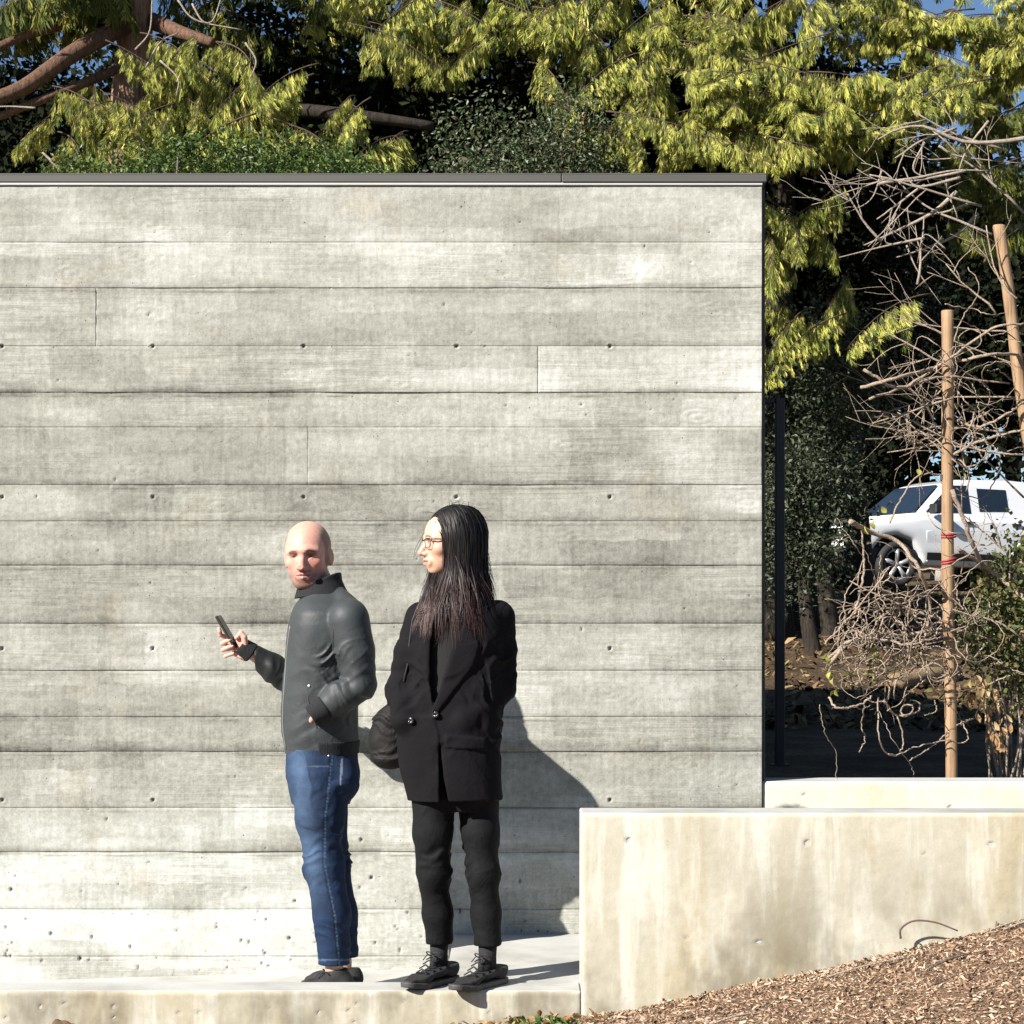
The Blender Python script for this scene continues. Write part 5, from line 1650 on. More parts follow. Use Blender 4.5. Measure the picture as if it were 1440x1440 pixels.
def conifer(label, px, Y, height, rad, low, tmpls, n, seed, bark, lean=0.0, trunk_r=.22, front=.65, extra=(), mid=0, name='cedar_tree', dens_top=.45):
    rng = np.random.default_rng(seed)
    X = (px - 720) * (Y - CAM_Y) / F_PX
    zb = float(back_z(X, Y)) - .1
    t = empty(name, (0, 0, 0)); tag(t, label, 'tree', 'conifers behind the wall')
    g = Geo()
    tp = [np.array([X + lean * u * height + .08 * math.sin(u * 9 + seed), Y, zb + u * height]) for u in np.linspace(0, 1, 14)]
    rr = [trunk_r * (1 - .9 * u) * (1 + .5 * math.exp(-u * 14)) for u in np.linspace(0, 1, 14)]
    P = curve(tp, 40); R2 = np.interp(np.linspace(0, 1, 40), np.linspace(0, 1, 14), rr)
    g.tube(P, R2, 14)
    v = np.concatenate(g.V); ang = np.arctan2(v[:, 1] - Y, v[:, 0] - X)
    k = 1 + .10 * np.sin(ang * 7 + v[:, 2] * .4) + .05 * np.sin(ang * 13 + 2)
    v[:, 0] = X + (v[:, 0] - X) * k; v[:, 1] = Y + (v[:, 1] - Y) * k; g.V = [v]
    g.build('trunk', bark, t, True)
    vis_top = CAM_Z + 900 * (Y - CAM_Y) / F_PX                    # height at the frame's top edge
    for i in range(n):
        inview = rng.random() > dens_top * max(0, (height - vis_top) / height)
        z = rng.uniform(min(low, vis_top), max(min(vis_top + .8, height), low + .3)) if inview else rng.uniform(min(vis_top, height - 1), height)
        az = rng.normal(-math.pi / 2, 1.0) if rng.random() < front else rng.uniform(-math.pi, math.pi)
        r = rad * (1 - .6 * max(0, z / height - .15)) * rng.uniform(.55, 1.1)
        root = np.interp(z, P[:, 2], P[:, 0]), Y, z
        # the bough template is about 1.8 long: start it part way out when the crown is wide
        start = max(0, r - 1.9)
        a = np.array(root) + np.array([math.cos(az), math.sin(az), -.12]) * start
        b = np.array(root) + np.array([math.cos(az), math.sin(az), -.22]) * r
        place_bough(t, tmpls[rng.integers(len(tmpls))], a, b, rng.normal(0, .2), rng.uniform(.75, 1.25))
        if start > .4 and rng.random() < .5:
            gl_ = Geo(); gl_.tube(curve([root, np.array(root) * .5 + a * .5 + [0, 0, .12], a], 7), np.linspace(.05, .03, 7), 6)
            gl_.build('limb', bark, t, True)
    for root, tip, roll, sc, kind in extra:
        place_bough(t, kind, root, tip, roll, sc)
    return t


def limb(tree, pts, r0, r1, mat, n=20, sides=8):
    g = Geo(); g.tube(curve(pts, n), np.linspace(r0, r1, n), sides)
    return g.build('limb', mat, tree, True)


# the big red-barked tree at the left, with heavy limbs sweeping out of the picture
def px_boughs(spec, tmpls, seed):
    rng = np.random.default_rng(seed); out = []
    for x, y, Y, sp in spec:
        for k in range(sp):
            xx_, yy_ = x + rng.normal(0, 24), y + rng.normal(0, 13)
            tip = W(xx_, yy_, Y + rng.uniform(-.5, .5))
            a_ = rng.normal(0, .9); sc_b = rng.uniform(.38, .66)
            root = tip + np.array([math.sin(a_) * 1.5 * sc_b, math.cos(a_) * 1.5 * sc_b, .5 * sc_b])
            out.append((root, tip, rng.normal(0, .25), sc_b, tmpls[rng.integers(len(tmpls))]))
    return out

tA = conifer('tall red-barked conifer above the left end of the wall, limbs sweeping left', 186, 15.0, 11.0, 2.3, 9.2, B_GRN, 14, 1, M_BARK_TRUNK, trunk_r=.42, name='conifer_tree', dens_top=1.2,
             extra=px_boughs([(225, 100, 13.2, 3), (160, 118, 13.4, 2), (270, 75, 13.3, 3), (110, 150, 13.4, 3), (205, 170, 13.2, 4), (330, 70, 13.3, 3), (330, 130, 13.0, 4), (290, 150, 13.2, 3),
                              (370, 165, 13.0, 3), (420, 190, 12.8, 3), (250, 210, 13.3, 2), (150, 190, 13.4, 3), (470, 150, 12.9, 2), (490, 205, 12.8, 3), (60, 190, 13.6, 2)], B_HANG, 5))
LA = lambda *p: [W(*q) for q in p]
limb(tA, LA((180, 8, 15), (140, 12, 14.7), (80, 38, 14.4), (30, 52, 14.2), (-40, 85, 14.0)), .055, .045, M_BARK_RED)
limb(tA, LA((185, 30, 15), (150, 48, 14.4), (95, 80, 14.0), (30, 125, 13.7), (-40, 150, 13.5)), .115, .075, M_BARK_RED, 20, 10)
limb(tA, LA((190, 85, 15), (130, 112, 14.2), (60, 140, 13.8), (-30, 175, 13.6)), .06, .04, M_BARK_RED)
limb(tA, LA((215, 30, 15), (255, 46, 14.3), (300, 60, 14)), .10, .05, M_BARK_RED)
limb(tA, LA((220, 120, 15), (300, 150, 14.2), (420, 155, 13.6), (520, 165, 13.4), (610, 178, 13.5)), .10, .05, M_BARK_DARK)
for k, q in enumerate([((205, 95), (225, 60), (252, 45)), ((250, 0), (275, 28), (340, 42)), ((190, 70), (210, 45), (214, 0)), ((225, 85), (250, 110), (248, 135)), ((345, 60), (360, 85), (352, 110)),
                       ((270, 5), (285, 30), (300, 28), (310, 0)), ((50, 152), (20, 150), (-5, 150)), ((75, 228), (60, 215), (95, 250))]):
    limb(tA, [W(a, b, 13.0 - .05 * k) for a, b in q], .012, .007, M_TWIG, 12, 5)

tB = conifer('conifer whose sprays hang into the top edge above the couple', 590, 16.3, 10, 2.2, 8.9, B_HANG, 12, 2, M_BARK_DARK, front=.8,
             extra=px_boughs([(520, 20, 14.5, 4), (570, 35, 14.5, 3), (610, 55, 14.3, 3), (650, 60, 14.4, 3), (690, 10, 14.6, 3)], B_HANG, 6))
tC = conifer('conifer with long hanging curtains above the wall, right of centre', 865, 16.2, 13.5, 2.2, 9.3, B_HANG, 12, 3, M_BARK_DARK, front=.8,
             extra=px_boughs([(800, 10, 14.3, 4), (845, 30, 14.2, 4), (880, 70, 14.0, 5), (905, 120, 14.0, 5), (885, 160, 13.9, 4), (830, 110, 14.2, 3), (915, 180, 13.9, 4), (770, 25, 14.3, 3)], B_HANG, 7))
tD = conifer('bright yellow-green cedar leaning over the wall\'s right corner', 1090, 16.0, 13, 2.4, 9.0, B_FAN, 8, 4, M_BARK_DARK, front=.8,
             extra=px_boughs([(985, 60, 13.8, 4), (960, 160, 13.6, 4), (1000, 120, 13.5, 5), (1060, 90, 13.5, 4), (1100, 130, 13.3, 6), (1040, 180, 13.3, 6), (1140, 170, 13.2, 6), (1190, 130, 13.3, 5),
                              (1090, 210, 13.2, 6), (1160, 220, 13.2, 5), (990, 205, 13.3, 5), (1200, 190, 13.2, 4), (1230, 150, 13.3, 3)], B_FAN, 8) +
             px_boughs([(1110, 300, 13.2, 5), (1090, 360, 13.2, 4), (1130, 350, 13.2, 3), (1110, 420, 13.2, 4), (1150, 440, 13.2, 3), (1090, 470, 13.2, 3), (1010, 20, 13.8, 5), (1060, 20, 14, 4)], B_HANG, 9))
tE = conifer('cedar filling the top right corner over the stakes', 1500, 17.5, 13, 2.6, 7.8, B_FAN, 16, 5, M_BARK_RED, front=.7,
             extra=px_boughs([(1300, 50, 14.5, 6), (1350, 40, 14.4, 6), (1400, 60, 14.3, 6), (1260, 40, 14.6, 4), (1430, 120, 14.2, 5), (1370, 110, 14.4, 3), (1330, 160, 14.3, 2), (1420, 30, 14.3, 5), (1280, 80, 14.6, 3)], B_FAN, 10) +
             px_boughs([(1430, 260, 14, 3), (1400, 230, 14, 3), (1440, 320, 14, 3), (1400, 150, 14.2, 2), (1350, 175, 14.3, 2), (1380, 260, 14.2, 2), (1240, 10, 14.6, 3)], B_GRN, 11))
for k, (q, r) in enumerate([(((1470, 190), (1400, 200), (1350, 198), (1300, 178), (1262, 182), (1235, 196)), .03), (((1300, 335), (1250, 345), (1180, 362)), .02), (((1345, 270), (1310, 300), (1260, 325), (1215, 345)), .03),
                            (((1365, 285), (1320, 300), (1270, 295), (1235, 260)), .018), (((1375, 300), (1345, 330), (1300, 350), (1260, 362)), .025), (((1350, 250), (1290, 262), (1270, 235)), .02),
                            (((1235, 258), (1290, 250), (1340, 240), (1390, 240)), .022), (((1275, 345), (1290, 380), (1325, 430)), .012), (((1260, 300), (1245, 340), (1280, 340)), .012),
                            (((1300, 200), (1285, 240), (1330, 255)), .015), (((1330, 350), (1300, 330), (1290, 370)), .010), (((1390, 170), (1360, 210), (1345, 250)), .018),
                            (((1240, 240), (1225, 280), (1190, 300)), .012), (((1320, 205), (1350, 220), (1440, 230)), .016)]):
    limb(tE, [W(a, b, 12.4 + .1 * (k % 5)) for a, b in q], r * .9, r * .22, M_TWIG, 14, 6)


# ------------------------------------------------------------------ broad-leaved trees
def leaf_cloud(rng, centres, sig, n, size, pal, flat=.5, asp=.5):
    ci = rng.integers(0, len(centres), n)
    P = centres[ci] + rng.normal(0, 1, (n, 3)) * np.asarray(sig)
    nrm = rng.normal(0, 1, (n, 3)); nrm[:, 2] += flat; nrm /= np.linalg.norm(nrm, axis=1, keepdims=True)
    a = np.cross(nrm, rng.normal(0, 1, (n, 3))); a /= np.linalg.norm(a, axis=1, keepdims=True)
    b = np.cross(nrm, a)
    s = (size * rng.uniform(.6, 1.3, n))[:, None]
    V = np.stack([P - a * s * .5, P + b * s * asp * .5 + nrm * s * .08 - a * s * .05, P + a * s * .5, P - b * s * asp * .5 + nrm * s * .08 - a * s * .05], 1).reshape(-1, 3)
    i = (np.arange(n) * 4)[:, None]
    F = np.concatenate([i + np.array([[0, 1, 2]]), i + np.array([[0, 2, 3]])], 0)
    c = np.array(pal)[rng.integers(0, len(pal), n)] * rng.uniform(.6, 1.35, (n, 1))
    return V, F, np.repeat(c, 4, 0)


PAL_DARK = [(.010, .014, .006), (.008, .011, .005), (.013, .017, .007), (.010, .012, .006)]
PAL_OAK = [(.085, .115, .052), (.06, .088, .038), (.12, .145, .075), (.05, .07, .032), (.09, .085, .048)]
def broadleaf(label, c, rad, n, size, pal, seed, clumps=90, sig=.28, trunk=True, group='dark trees beyond the wall', name='evergreen_tree', bark=M_BARK_GREY, shell=.45, asp=.5, cat='tree', lmat=None, nl=14):
    rng = np.random.default_rng(seed)
    c, rad = np.array(c, float), np.array(rad, float)
    d = rng.normal(0, 1, (clumps, 3)); d /= np.linalg.norm(d, axis=1, keepdims=True)
    cen = c + d * rad * rng.uniform(shell, 1.0, (clumps, 1)) * (1 + .15 * rng.normal(0, 1, (clumps, 1)))
    t = empty(name, (0, 0, 0)); tag(t, label, cat, group)
    V, F, K = leaf_cloud(rng, cen, sig, n, size, pal, .5, asp)
    link('crown', np_mesh('crown', V, F, False, cols={'Col': K}), t, lmat or M_LEAF)
    gz = float(back_z(c[0], c[1])) - .1
    g = Geo()
    fork = np.array([c[0] + rng.normal(0, .1), c[1] + .2, max(gz + .3, c[2] - rad[2] * .75)])
    g.tube(curve([(c[0] + .2, c[1] + .2, gz), (c[0] + .1, c[1] + .2, (gz + fork[2]) / 2), fork], 10), np.linspace(.16, .11, 10) * (rad[0] / 1.6) ** .5, 9)
    g.build('trunk', bark, t, True)
    for k in range(nl):
        q = cen[rng.integers(len(cen))]
        m = (fork + q) / 2 + rng.normal(0, .12, 3) + [0, 0, .15]
        gb = Geo(); gb.tube(curve([fork, m, q], 9), np.linspace(.06, .012, 9) * (rad[0] / 1.6) ** .5, 6)
        gb.build('limb', bark, t, True)
    return t

M_BARK_MAN = bark_mat('reddish_smooth_bark', (.05, .02, .014), (.20, .075, .05), 12)
broadleaf('grey-green small-leaved evergreen just above the wall, left of the curtains', W(745, 330, 13.6), (1.15, .9, 1.85), 24000, .055, PAL_OAK, 31, 190, .16, bark=M_BARK_MAN, group='small-leaved evergreens', name='evergreen_tree')
broadleaf('small-leaved evergreen rising above the wall between the hanging sprays', W(630, 420, 13.9), (.7, .7, 1.75), 12000, .055, PAL_OAK, 33, 100, .15, bark=M_BARK_MAN, group='small-leaved evergreens')
broadleaf('dark glossy evergreen standing behind the black steel post', W(1150, 560, 15.5), (.85, 1.0, 1.25), 14000, .065, [(.045, .058, .028), (.03, .042, .019), (.07, .082, .05)], 34, 110, .18, group='small-leaved evergreens', bark=M_BARK_DARK)
broadleaf('dark evergreen just left of the parked car\'s bonnet', W(1125, 720, 14.2), (.62, .7, .75), 8000, .06, [(.045, .058, .028), (.03, .042, .019), (.08, .092, .055)], 35, 60, .15, group='small-leaved evergreens', bark=M_BARK_DARK)
broadleaf('dark evergreen above the parked car\'s bonnet', W(1200, 450, 17.0), (1.25, 1.0, 1.1), 12000, .075, PAL_DARK, 36, 80, .22, group='small-leaved evergreens', bark=M_BARK_DARK)

# the dark wood behind: big shaded crowns one can still tell apart
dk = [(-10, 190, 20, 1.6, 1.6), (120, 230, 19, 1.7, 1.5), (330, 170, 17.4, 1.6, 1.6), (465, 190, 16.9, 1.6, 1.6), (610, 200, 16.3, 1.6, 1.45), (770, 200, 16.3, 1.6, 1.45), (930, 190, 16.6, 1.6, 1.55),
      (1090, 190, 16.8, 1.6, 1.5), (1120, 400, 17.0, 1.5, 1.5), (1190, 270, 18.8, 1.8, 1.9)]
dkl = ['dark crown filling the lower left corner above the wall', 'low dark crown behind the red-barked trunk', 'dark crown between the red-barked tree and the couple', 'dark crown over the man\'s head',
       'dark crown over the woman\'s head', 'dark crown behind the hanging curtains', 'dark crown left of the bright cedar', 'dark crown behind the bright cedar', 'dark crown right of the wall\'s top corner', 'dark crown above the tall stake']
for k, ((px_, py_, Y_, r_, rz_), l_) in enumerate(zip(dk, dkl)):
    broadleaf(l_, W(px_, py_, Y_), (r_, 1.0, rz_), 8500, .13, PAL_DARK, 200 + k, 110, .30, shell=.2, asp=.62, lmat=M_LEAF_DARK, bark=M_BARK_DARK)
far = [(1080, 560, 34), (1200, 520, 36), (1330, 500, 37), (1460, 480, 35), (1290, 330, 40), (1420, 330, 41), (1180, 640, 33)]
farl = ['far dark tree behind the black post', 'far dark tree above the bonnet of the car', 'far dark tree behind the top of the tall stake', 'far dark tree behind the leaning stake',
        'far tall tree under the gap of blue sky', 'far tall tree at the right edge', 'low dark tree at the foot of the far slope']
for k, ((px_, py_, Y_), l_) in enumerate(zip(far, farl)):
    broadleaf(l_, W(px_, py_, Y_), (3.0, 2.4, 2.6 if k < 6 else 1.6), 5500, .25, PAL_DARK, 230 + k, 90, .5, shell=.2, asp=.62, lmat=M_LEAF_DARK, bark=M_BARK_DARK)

# leafy hedge along the roof edge
rng = np.random.default_rng(61)
hx = rng.uniform(W(85, 0, 1.3)[0], W(545, 0, 1.3)[0], 900)
tops = 3.33 + .13 * sstep(-2.05, -1.5, hx) + .05 * fbm(hx * 3, 0, 0, 3, 2) - .12 * sstep(-1.0, -.55, hx)
cen = np.stack([hx, rng.uniform(.9, 1.7, 900), 3.10 + (tops - 3.10) * rng.uniform(.2, 1, 900)], 1)
V, F, K = leaf_cloud(rng, cen, .035, 20000, .026, [(.075, .12, .02), (.055, .095, .018), (.11, .15, .03), (.035, .06, .014)], .6, .55)
hedge = empty('hedge', (-2, 1.3, 3.0)); tag(hedge, 'fresh green low hedge growing along the roof edge at left', 'hedge')
o = link('foliage', np_mesh('foliage', V, F, False, cols={'Col': K}), hedge, M_LEAF); o.location = (2, -1.3, -3.0); o['kind'] = 'stuff'
g = Geo()
for k in range(40):
    b = cen[rng.integers(900)]
    g = Geo(); g.tube([(b[0] + 2, b[1] - 1.3, 3.02 - 3.0), (b[0] + 2.02, b[1] - 1.3, b[2] - 3.0)], [.008, .004], 5)
    g.build('stem', M_BARK_GREY, hedge, True)

def fork(tree, p0, ang, L, r, Y, rng, depth, mat, bend=.25, org=None, name='twig'):
    """A tapering twig that forks again and again; angles are in the picture plane, with some depth."""
    p0 = np.array(p0, float); pts = [p0]; a = ang; n = 6
    tn = rng.normal(0, bend / n)
    for k in range(n):
        a += tn + rng.normal(0, .10)
        pts.append(pts[-1] + L / n * np.array([math.cos(a), rng.normal(0, .18), math.sin(a)]))
    pts = np.array(pts)
    g = Geo(); g.tube(pts - (0 if org is None else org), np.linspace(r, r * .45, n + 1), 5)
    g.build(name, mat, tree, True)
    if depth > 0:
        for k in range(rng.integers(2, 4)):
            i = rng.integers(2, n)
            fork(tree, pts[i], a + rng.choice([-1, 1]) * rng.uniform(.35, .9), L * rng.uniform(.4, .7), r * .5, Y, rng, depth - 1, mat, bend, org, name)
frg = np.random.default_rng(404)
for x, y, an, L in ((1395, 330, 2.7, 1.1), (1380, 290, 3.0, 1.2), (1360, 240, 3.3, .9), (1410, 210, 2.9, 1.0), (1345, 180, 3.6, .7), (1300, 260, 3.7, .6), (1440, 300, 2.6, 1.3), (1290, 400, 1.4, .7), (1240, 340, 2.4, .6)):
    fork(tE, W(x, y, 12.6 + frg.uniform(-.3, .3)), an, L, .016, 12.6, frg, 2, M_TWIG)
# ------------------------------------------------------------------ stakes, vine, shrub, post
def wood_mat():
    m = Mat('peeled_pole_wood')
    f = m.noise(9, 6, .75, (8, 8, .3)); g = m.noise(5, 4, .6)
    col = m.ramp(m.math('ADD', m.math('MULTIPLY', f, .7), m.math('MULTIPLY', g, .3)), [(.32, (.10, .055, .03)), (.46, (.26, .16, .085)), (.56, (.335, .215, .12)), (.7, (.45, .32, .20))])
    m.set(Base_Color=col, Roughness=.75); m.bump(f, .5, .006)
    return m.m
M_POLE = wood_mat()
M_TIE = simple('red_tie_tape', (.30, .03, .035), .5, .2, 60, .2)
SY = 0.34
def stake(label, top, bot, r, seed):
    t = empty('wooden_stake', tuple(bot)); tag(t, label, 'stake', 'wooden stakes behind the low wall')
    P = np.array([np.array(top) * u + np.array(bot) * (1 - u) for u in np.linspace(0, 1, 26)]) - np.array(bot)
    P[:, 0] += .004 * np.sin(np.linspace(0, 7, 26) + seed)
    R = r * (1 + .03 * np.sin(np.linspace(0, 25, 26) + seed))
    R = np.concatenate([R, [r * .93]]); P = np.concatenate([P, P[-1:] + [0, 0, .004]])
    Geo().tube(P, R, 16).build('pole', M_POLE, t, True)
    return t
sb = W(1337.5, 1110, SY); sb[2] = .42
st1 = stake('upright peeled wooden stake with two red ties in front of the car', W(1331, 438, SY), sb, .0255, 1)
for zc_, tilt in ((753.5, .05), (789, .25)):
    c = W(1334, zc_, SY) - sb
    for dz in (-.006, .005):
        a = np.linspace(0, 2 * math.pi, 20)
        Geo().tube([c + np.array([.0285 * math.cos(q), .0285 * math.sin(q), dz + tilt * .03 * math.cos(q)]) for q in a], .0045, 6).build('tie_band', M_TIE, st1, True)
b2 = W(1452, 1110, .42); b2[2] = .42
st2 = stake('leaning wooden stake at the right edge', W(1404, 318, .52), W(1458, 700, .52) * 1.0, .026, 2)

rv = np.random.default_rng(91)
vine = empty('bare_vine', tuple(W(1300, 1110, .3))); tag(vine, 'leafless tangled vine twining round the upright stake', 'vine')
vo = W(1300, 1110, .3)
def vstem(pts, r0, r1, mat=M_VINE, n=26):
    P = curve(pts, n) - vo
    P += .0022 * rv.normal(0, 1, P.shape)
    Geo().tube(P, np.linspace(r0, r1, n), 6).build('stem', mat, vine, True)
def ylim(x):                                                   # stay in front of the tall wall's shadow
    X = (x - 720) * 8.6 / F_PX
    return max(.04, (X - WALL_R) * .53 / .80 - .05)
def vp(x, y, f=.6): return W(x, y, .02 + (ylim(x) - .02) * f)
main = [([(1196, 733), (1222, 748), (1262, 762), (1292, 800), (1308, 850), (1300, 900)], .011, .006), ([(1165, 935), (1190, 908), (1225, 893), (1275, 893), (1330, 884), (1400, 900)], .009, .005),
        ([(1166, 925), (1200, 900), (1240, 900), (1290, 905), (1340, 880)], .007, .004), ([(1210, 545), (1260, 532), (1330, 512), (1400, 498), (1450, 500)], .008, .006), ([(1215, 520), (1262, 545), (1330, 530), (1420, 540)], .007, .004),
        ([(1222, 560), (1280, 540), (1340, 500), (1400, 460), (1440, 455)], .006, .005), ([(1340, 690), (1370, 770), (1400, 830), (1450, 880)], .010, .012), ([(1345, 770), (1390, 800), (1450, 850)], .008, .010),
        ([(1160, 905), (1185, 880), (1210, 850), (1250, 800)], .004, .003), ([(1200, 870), (1215, 800), (1210, 740)], .006, .004), ([(1250, 735), (1268, 700), (1293, 668), (1335, 668)], .004, .003),
        ([(1340, 640), (1380, 620), (1450, 600)], .007, .005), ([(1340, 590), (1380, 600), (1420, 580), (1450, 560)], .006, .005), ([(1235, 980), (1236, 1035), (1252, 1062), (1290, 1050), (1335, 1040)], .0035, .003),
        ([(1262, 1008), (1270, 1040), (1262, 1062), (1250, 1060)], .0035, .003), ([(1278, 1070), (1310, 1050), (1335, 1028)], .003, .003), ([(1165, 980), (1178, 996), (1210, 990), (1226, 978)], .005, .004),
        ([(1215, 992), (1212, 1020), (1216, 1040), (1208, 1058)], .003, .002), ([(1245, 985), (1252, 1000), (1270, 1008), (1284, 1000), (1280, 990), (1268, 996), (1272, 1006), (1290, 1000), (1293, 988), (1282, 984)], .004, .003),
        ([(1315, 985), (1316, 1000), (1300, 1006)], .003, .002), ([(1345, 1000), (1362, 1035), (1350, 1045), (1335, 1040)], .003, .002), ([(1338, 990), (1370, 970), (1420, 950)], .004, .003), ([(1345, 1020), (1370, 1010)], .003, .003),
        ([(1400, 1020), (1430, 995), (1450, 985)], .004, .004), ([(1152, 990), (1160, 1030), (1175, 1060), (1176, 1096)], .0016, .0012), ([(1236, 1000), (1256, 1040), (1280, 1075), (1286, 1096)], .0016, .0012)]
for p, a, b in main:
    vstem([vp(x, y, rv.uniform(.3, .9)) for x, y in p], a, b)
for k in range(150):                                            # curling younger stems
    if k < 95: x, y = rv.normal(1245, 42), rv.normal(890, 45)
    elif k < 128: x, y = rv.normal(1385, 40), rv.normal(560, 60)
    else: x, y = rv.normal(1390, 35), rv.normal(880, 70)
    a = rv.uniform(0, 6.28); turn = rv.normal(0, .55); f = rv.uniform(.2, .95); pts = []
    st_ = rv.uniform(12, 24)
    for j in range(rv.integers(5, 11)):
        if y > 1000 or x < 1158 or x > 1475: break
        pts.append(vp(x, y, np.clip(f, .05, 1)))
        x += st_ * math.cos(a); y += st_ * math.sin(a); a += turn + rv.normal(0, .35); f += rv.normal(0, .15)
    if len(pts) > 3:
        r = rv.uniform(.0016, .0042)
        vstem(pts, r, r * .55)
frg = np.random.default_rng(505)
for x, y, an, L in ((1450, 520, 2.9, .55), (1445, 560, 3.2, .6), (1440, 470, 3.0, .55), (1420, 610, 2.8, .5), (1450, 640, 3.1, .6), (1345, 520, 2.6, .35), (1340, 560, 3.5, .35), (1400, 440, 2.2, .3), (1370, 500, 3.9, .35),
                    (1440, 700, 2.7, .5), (1390, 580, 3.6, .4), (1345, 620, 3.3, .3), (1430, 420, 2.5, .35), (1360, 660, 2.5, .35), (1450, 800, 2.6, .45), (1350, 900, 2.9, .4), (1440, 900, 2.5, .4), (1320, 870, 2.8, .4), (1300, 900, 3.4, .35)):
    fork(vine, vp(x, y, frg.uniform(.4, .95)), an, L, .0052, 0, frg, 2, M_VINE, .3, vo, 'stem')
def leaf_obj(c, d, L, wd, curl, mat, col, parent, org):
    """One leaf: a folded, curled blade of a few faces."""
    d = unit(d); sd = unit(np.cross(d, rv.normal(0, 1, 3))); nn = np.cross(d, sd)
    V = []
    for t, w in ((0, .08), (.3, .8), (.6, 1.0), (.85, .55), (1, .02)):
        m_ = c + d * L * t + nn * curl * L * math.sin(t * 2.6)
        V += [m_ - sd * wd * w + nn * wd * w * .5, m_, m_ + sd * wd * w + nn * wd * w * .5]
    Q = [[i * 3 + k, i * 3 + k + 1, i * 3 + k + 4, i * 3 + k + 3] for i in range(4) for k in (0, 1)]
    me = np_mesh('leaf', np.array(V) - org, np.array(Q), True, cols={'Col': tint(15, np.array(col) * rv.uniform(.7, 1.2))})
    return link('leaf', me, parent, mat)
for k in range(64):                                            # hanging bunch of dry leaves
    y = rv.uniform(948, 1055); x = 1392 + (y - 990) * .22 + rv.normal(0, 13) * (1.15 - (y - 948) / 140)
    leaf_obj(vp(x, y, rv.uniform(.3, .8)), (rv.normal(0, .35), rv.normal(0, .35), -1), rv.uniform(.03, .055), rv.uniform(.007, .012), rv.uniform(-.3, .4), M_DRYLEAF, [(.42, .27, .13), (.5, .36, .2), (.33, .19, .09)][k % 3], vine, vo)
for x, y in ((1168, 945), (1172, 952), (1176, 968), (1180, 972), (1234, 908), (1237, 916), (1239, 925), (1224, 935), (1225, 945), (1160, 925), (1290, 660), (1333, 640), (1240, 712), (1210, 735), (1216, 740), (1222, 735), (1338, 645), (1350, 660)):
    leaf_obj(vp(x, y, .7), (rv.normal(0, .6), rv.normal(0, .3), -.8), rv.uniform(.03, .05), rv.uniform(.009, .013), .2, M_DRYLEAF, (.36, .34, .08), vine, vo)

# the leafy shrub at the right edge
rng = np.random.default_rng(66)
sc_ = []
for k in range(150):
    x, y = rng.uniform(1355, 1475), rng.uniform(745, 985)
    if x < 1355 + 60 * abs(y - 880) / 120: continue
    sc_.append(W(x, y, rng.uniform(.35, .72)))
shrub = empty('leafy_shrub', (2.1, .6, .42)); tag(shrub, 'small-leaved green shrub at the right edge before the car', 'shrub')
V, F, K = leaf_cloud(rng, np.array(sc_), .045, 3600, .030, [(.10, .125, .04), (.07, .095, .03), (.14, .15, .05), (.16, .12, .05)], .3, .7)
o = link('foliage', np_mesh('foliage', V - np.array((2.1, .6, .42)), F, False, cols={'Col': K}), shrub, M_LEAF); o['kind'] = 'stuff'
for k in range(26):
    q = sc_[rng.integers(len(sc_))] - np.array((2.1, .6, .42))
    Geo().tube(curve([(rng.normal(.05, .05), 0, 0), q * .5 + rng.normal(0, .04, 3), q], 8), np.linspace(.007, .002, 8), 5).build('stem', M_TWIG, shrub, True)

# black steel post with its cross bar, in the shade beside the wall
M_STEEL = simple('black_painted_steel', (.012, .012, .013), .5, .2, 20)
PYY = 3.0
pt, pb_ = W(1096.5, 560, PYY), W(1096.5, 1050, PYY); pb_[2] = float(back_z(pb_[0], PYY))
post = empty('steel_post', tuple(pb_)); tag(post, 'black steel post with a cross bar beside the wall corner', 'post')
hw = 13 / 2 * (PYY - CAM_Y) / F_PX
Geo().box((-hw, -hw, 0), (hw, hw, pt[2] - pb_[2]), .004).build('upright', M_STEEL, post)
Geo().box((WALL_R + .002 - pb_[0], -hw * .6, pt[2] - pb_[2] - .028), (-hw - .0005, hw * .6, pt[2] - pb_[2] - .004), .003).build('cross_bar', M_STEEL, post)
Geo().box((-hw * 2, -hw * 2, -.005), (hw * 2, hw * 2, -.0002 + .008), .002).build('base_plate', M_STEEL, post)

# things lying on the far ground
M_LOG = bark_mat('weathered_log_bark', (.12, .075, .04), (.42, .30, .18), 8, (.5, 4, 4))
lg0, lg1 = W(1255, 985, 11.8), W(1345, 962, 12.6)
for a in (lg0, lg1): a[2] = max(a[2], float(back_z(a[0], a[1])) + .06)
g = Geo(); g.tube(curve([lg0, (lg0 + lg1) / 2 + [0, 0, .02], lg1], 12) - lg0, np.linspace(.10, .08, 12) * (1 + .06 * np.sin(np.arange(12) * 2.1)), 10)
lg = g.build('fallen_log', M_LOG, None, True); lg.location = tuple(lg0); tag(lg, 'sunlit fallen log lying behind the stake\'s foot', 'log')
bs = W(1142, 826, 20.0); bs[2] = float(back_z(bs[0], 20.0)) + .05
sl = Geo(); sl.box((-.42, -.22, 0), (.40, .2, .06), .01).box((-.36, -.235, .012), (.34, -.2205, .04), .004)
so = sl.build('blue_board', simple('faded_blue_paint', (.10, .19, .24), .6, .2, 8)); so.location = tuple(bs); so.rotation_euler = (0, 0, .12)
tag(so, 'faded blue board lying on the dry ground left of the car', 'board')
sp0 = W(1262, 725, 29); sp0[2] = float(back_z(sp0[0], 29)) - .1
M_STUMP = bark_mat('pale_stump_bark', (.2, .17, .14), (.5, .46, .4), 5)
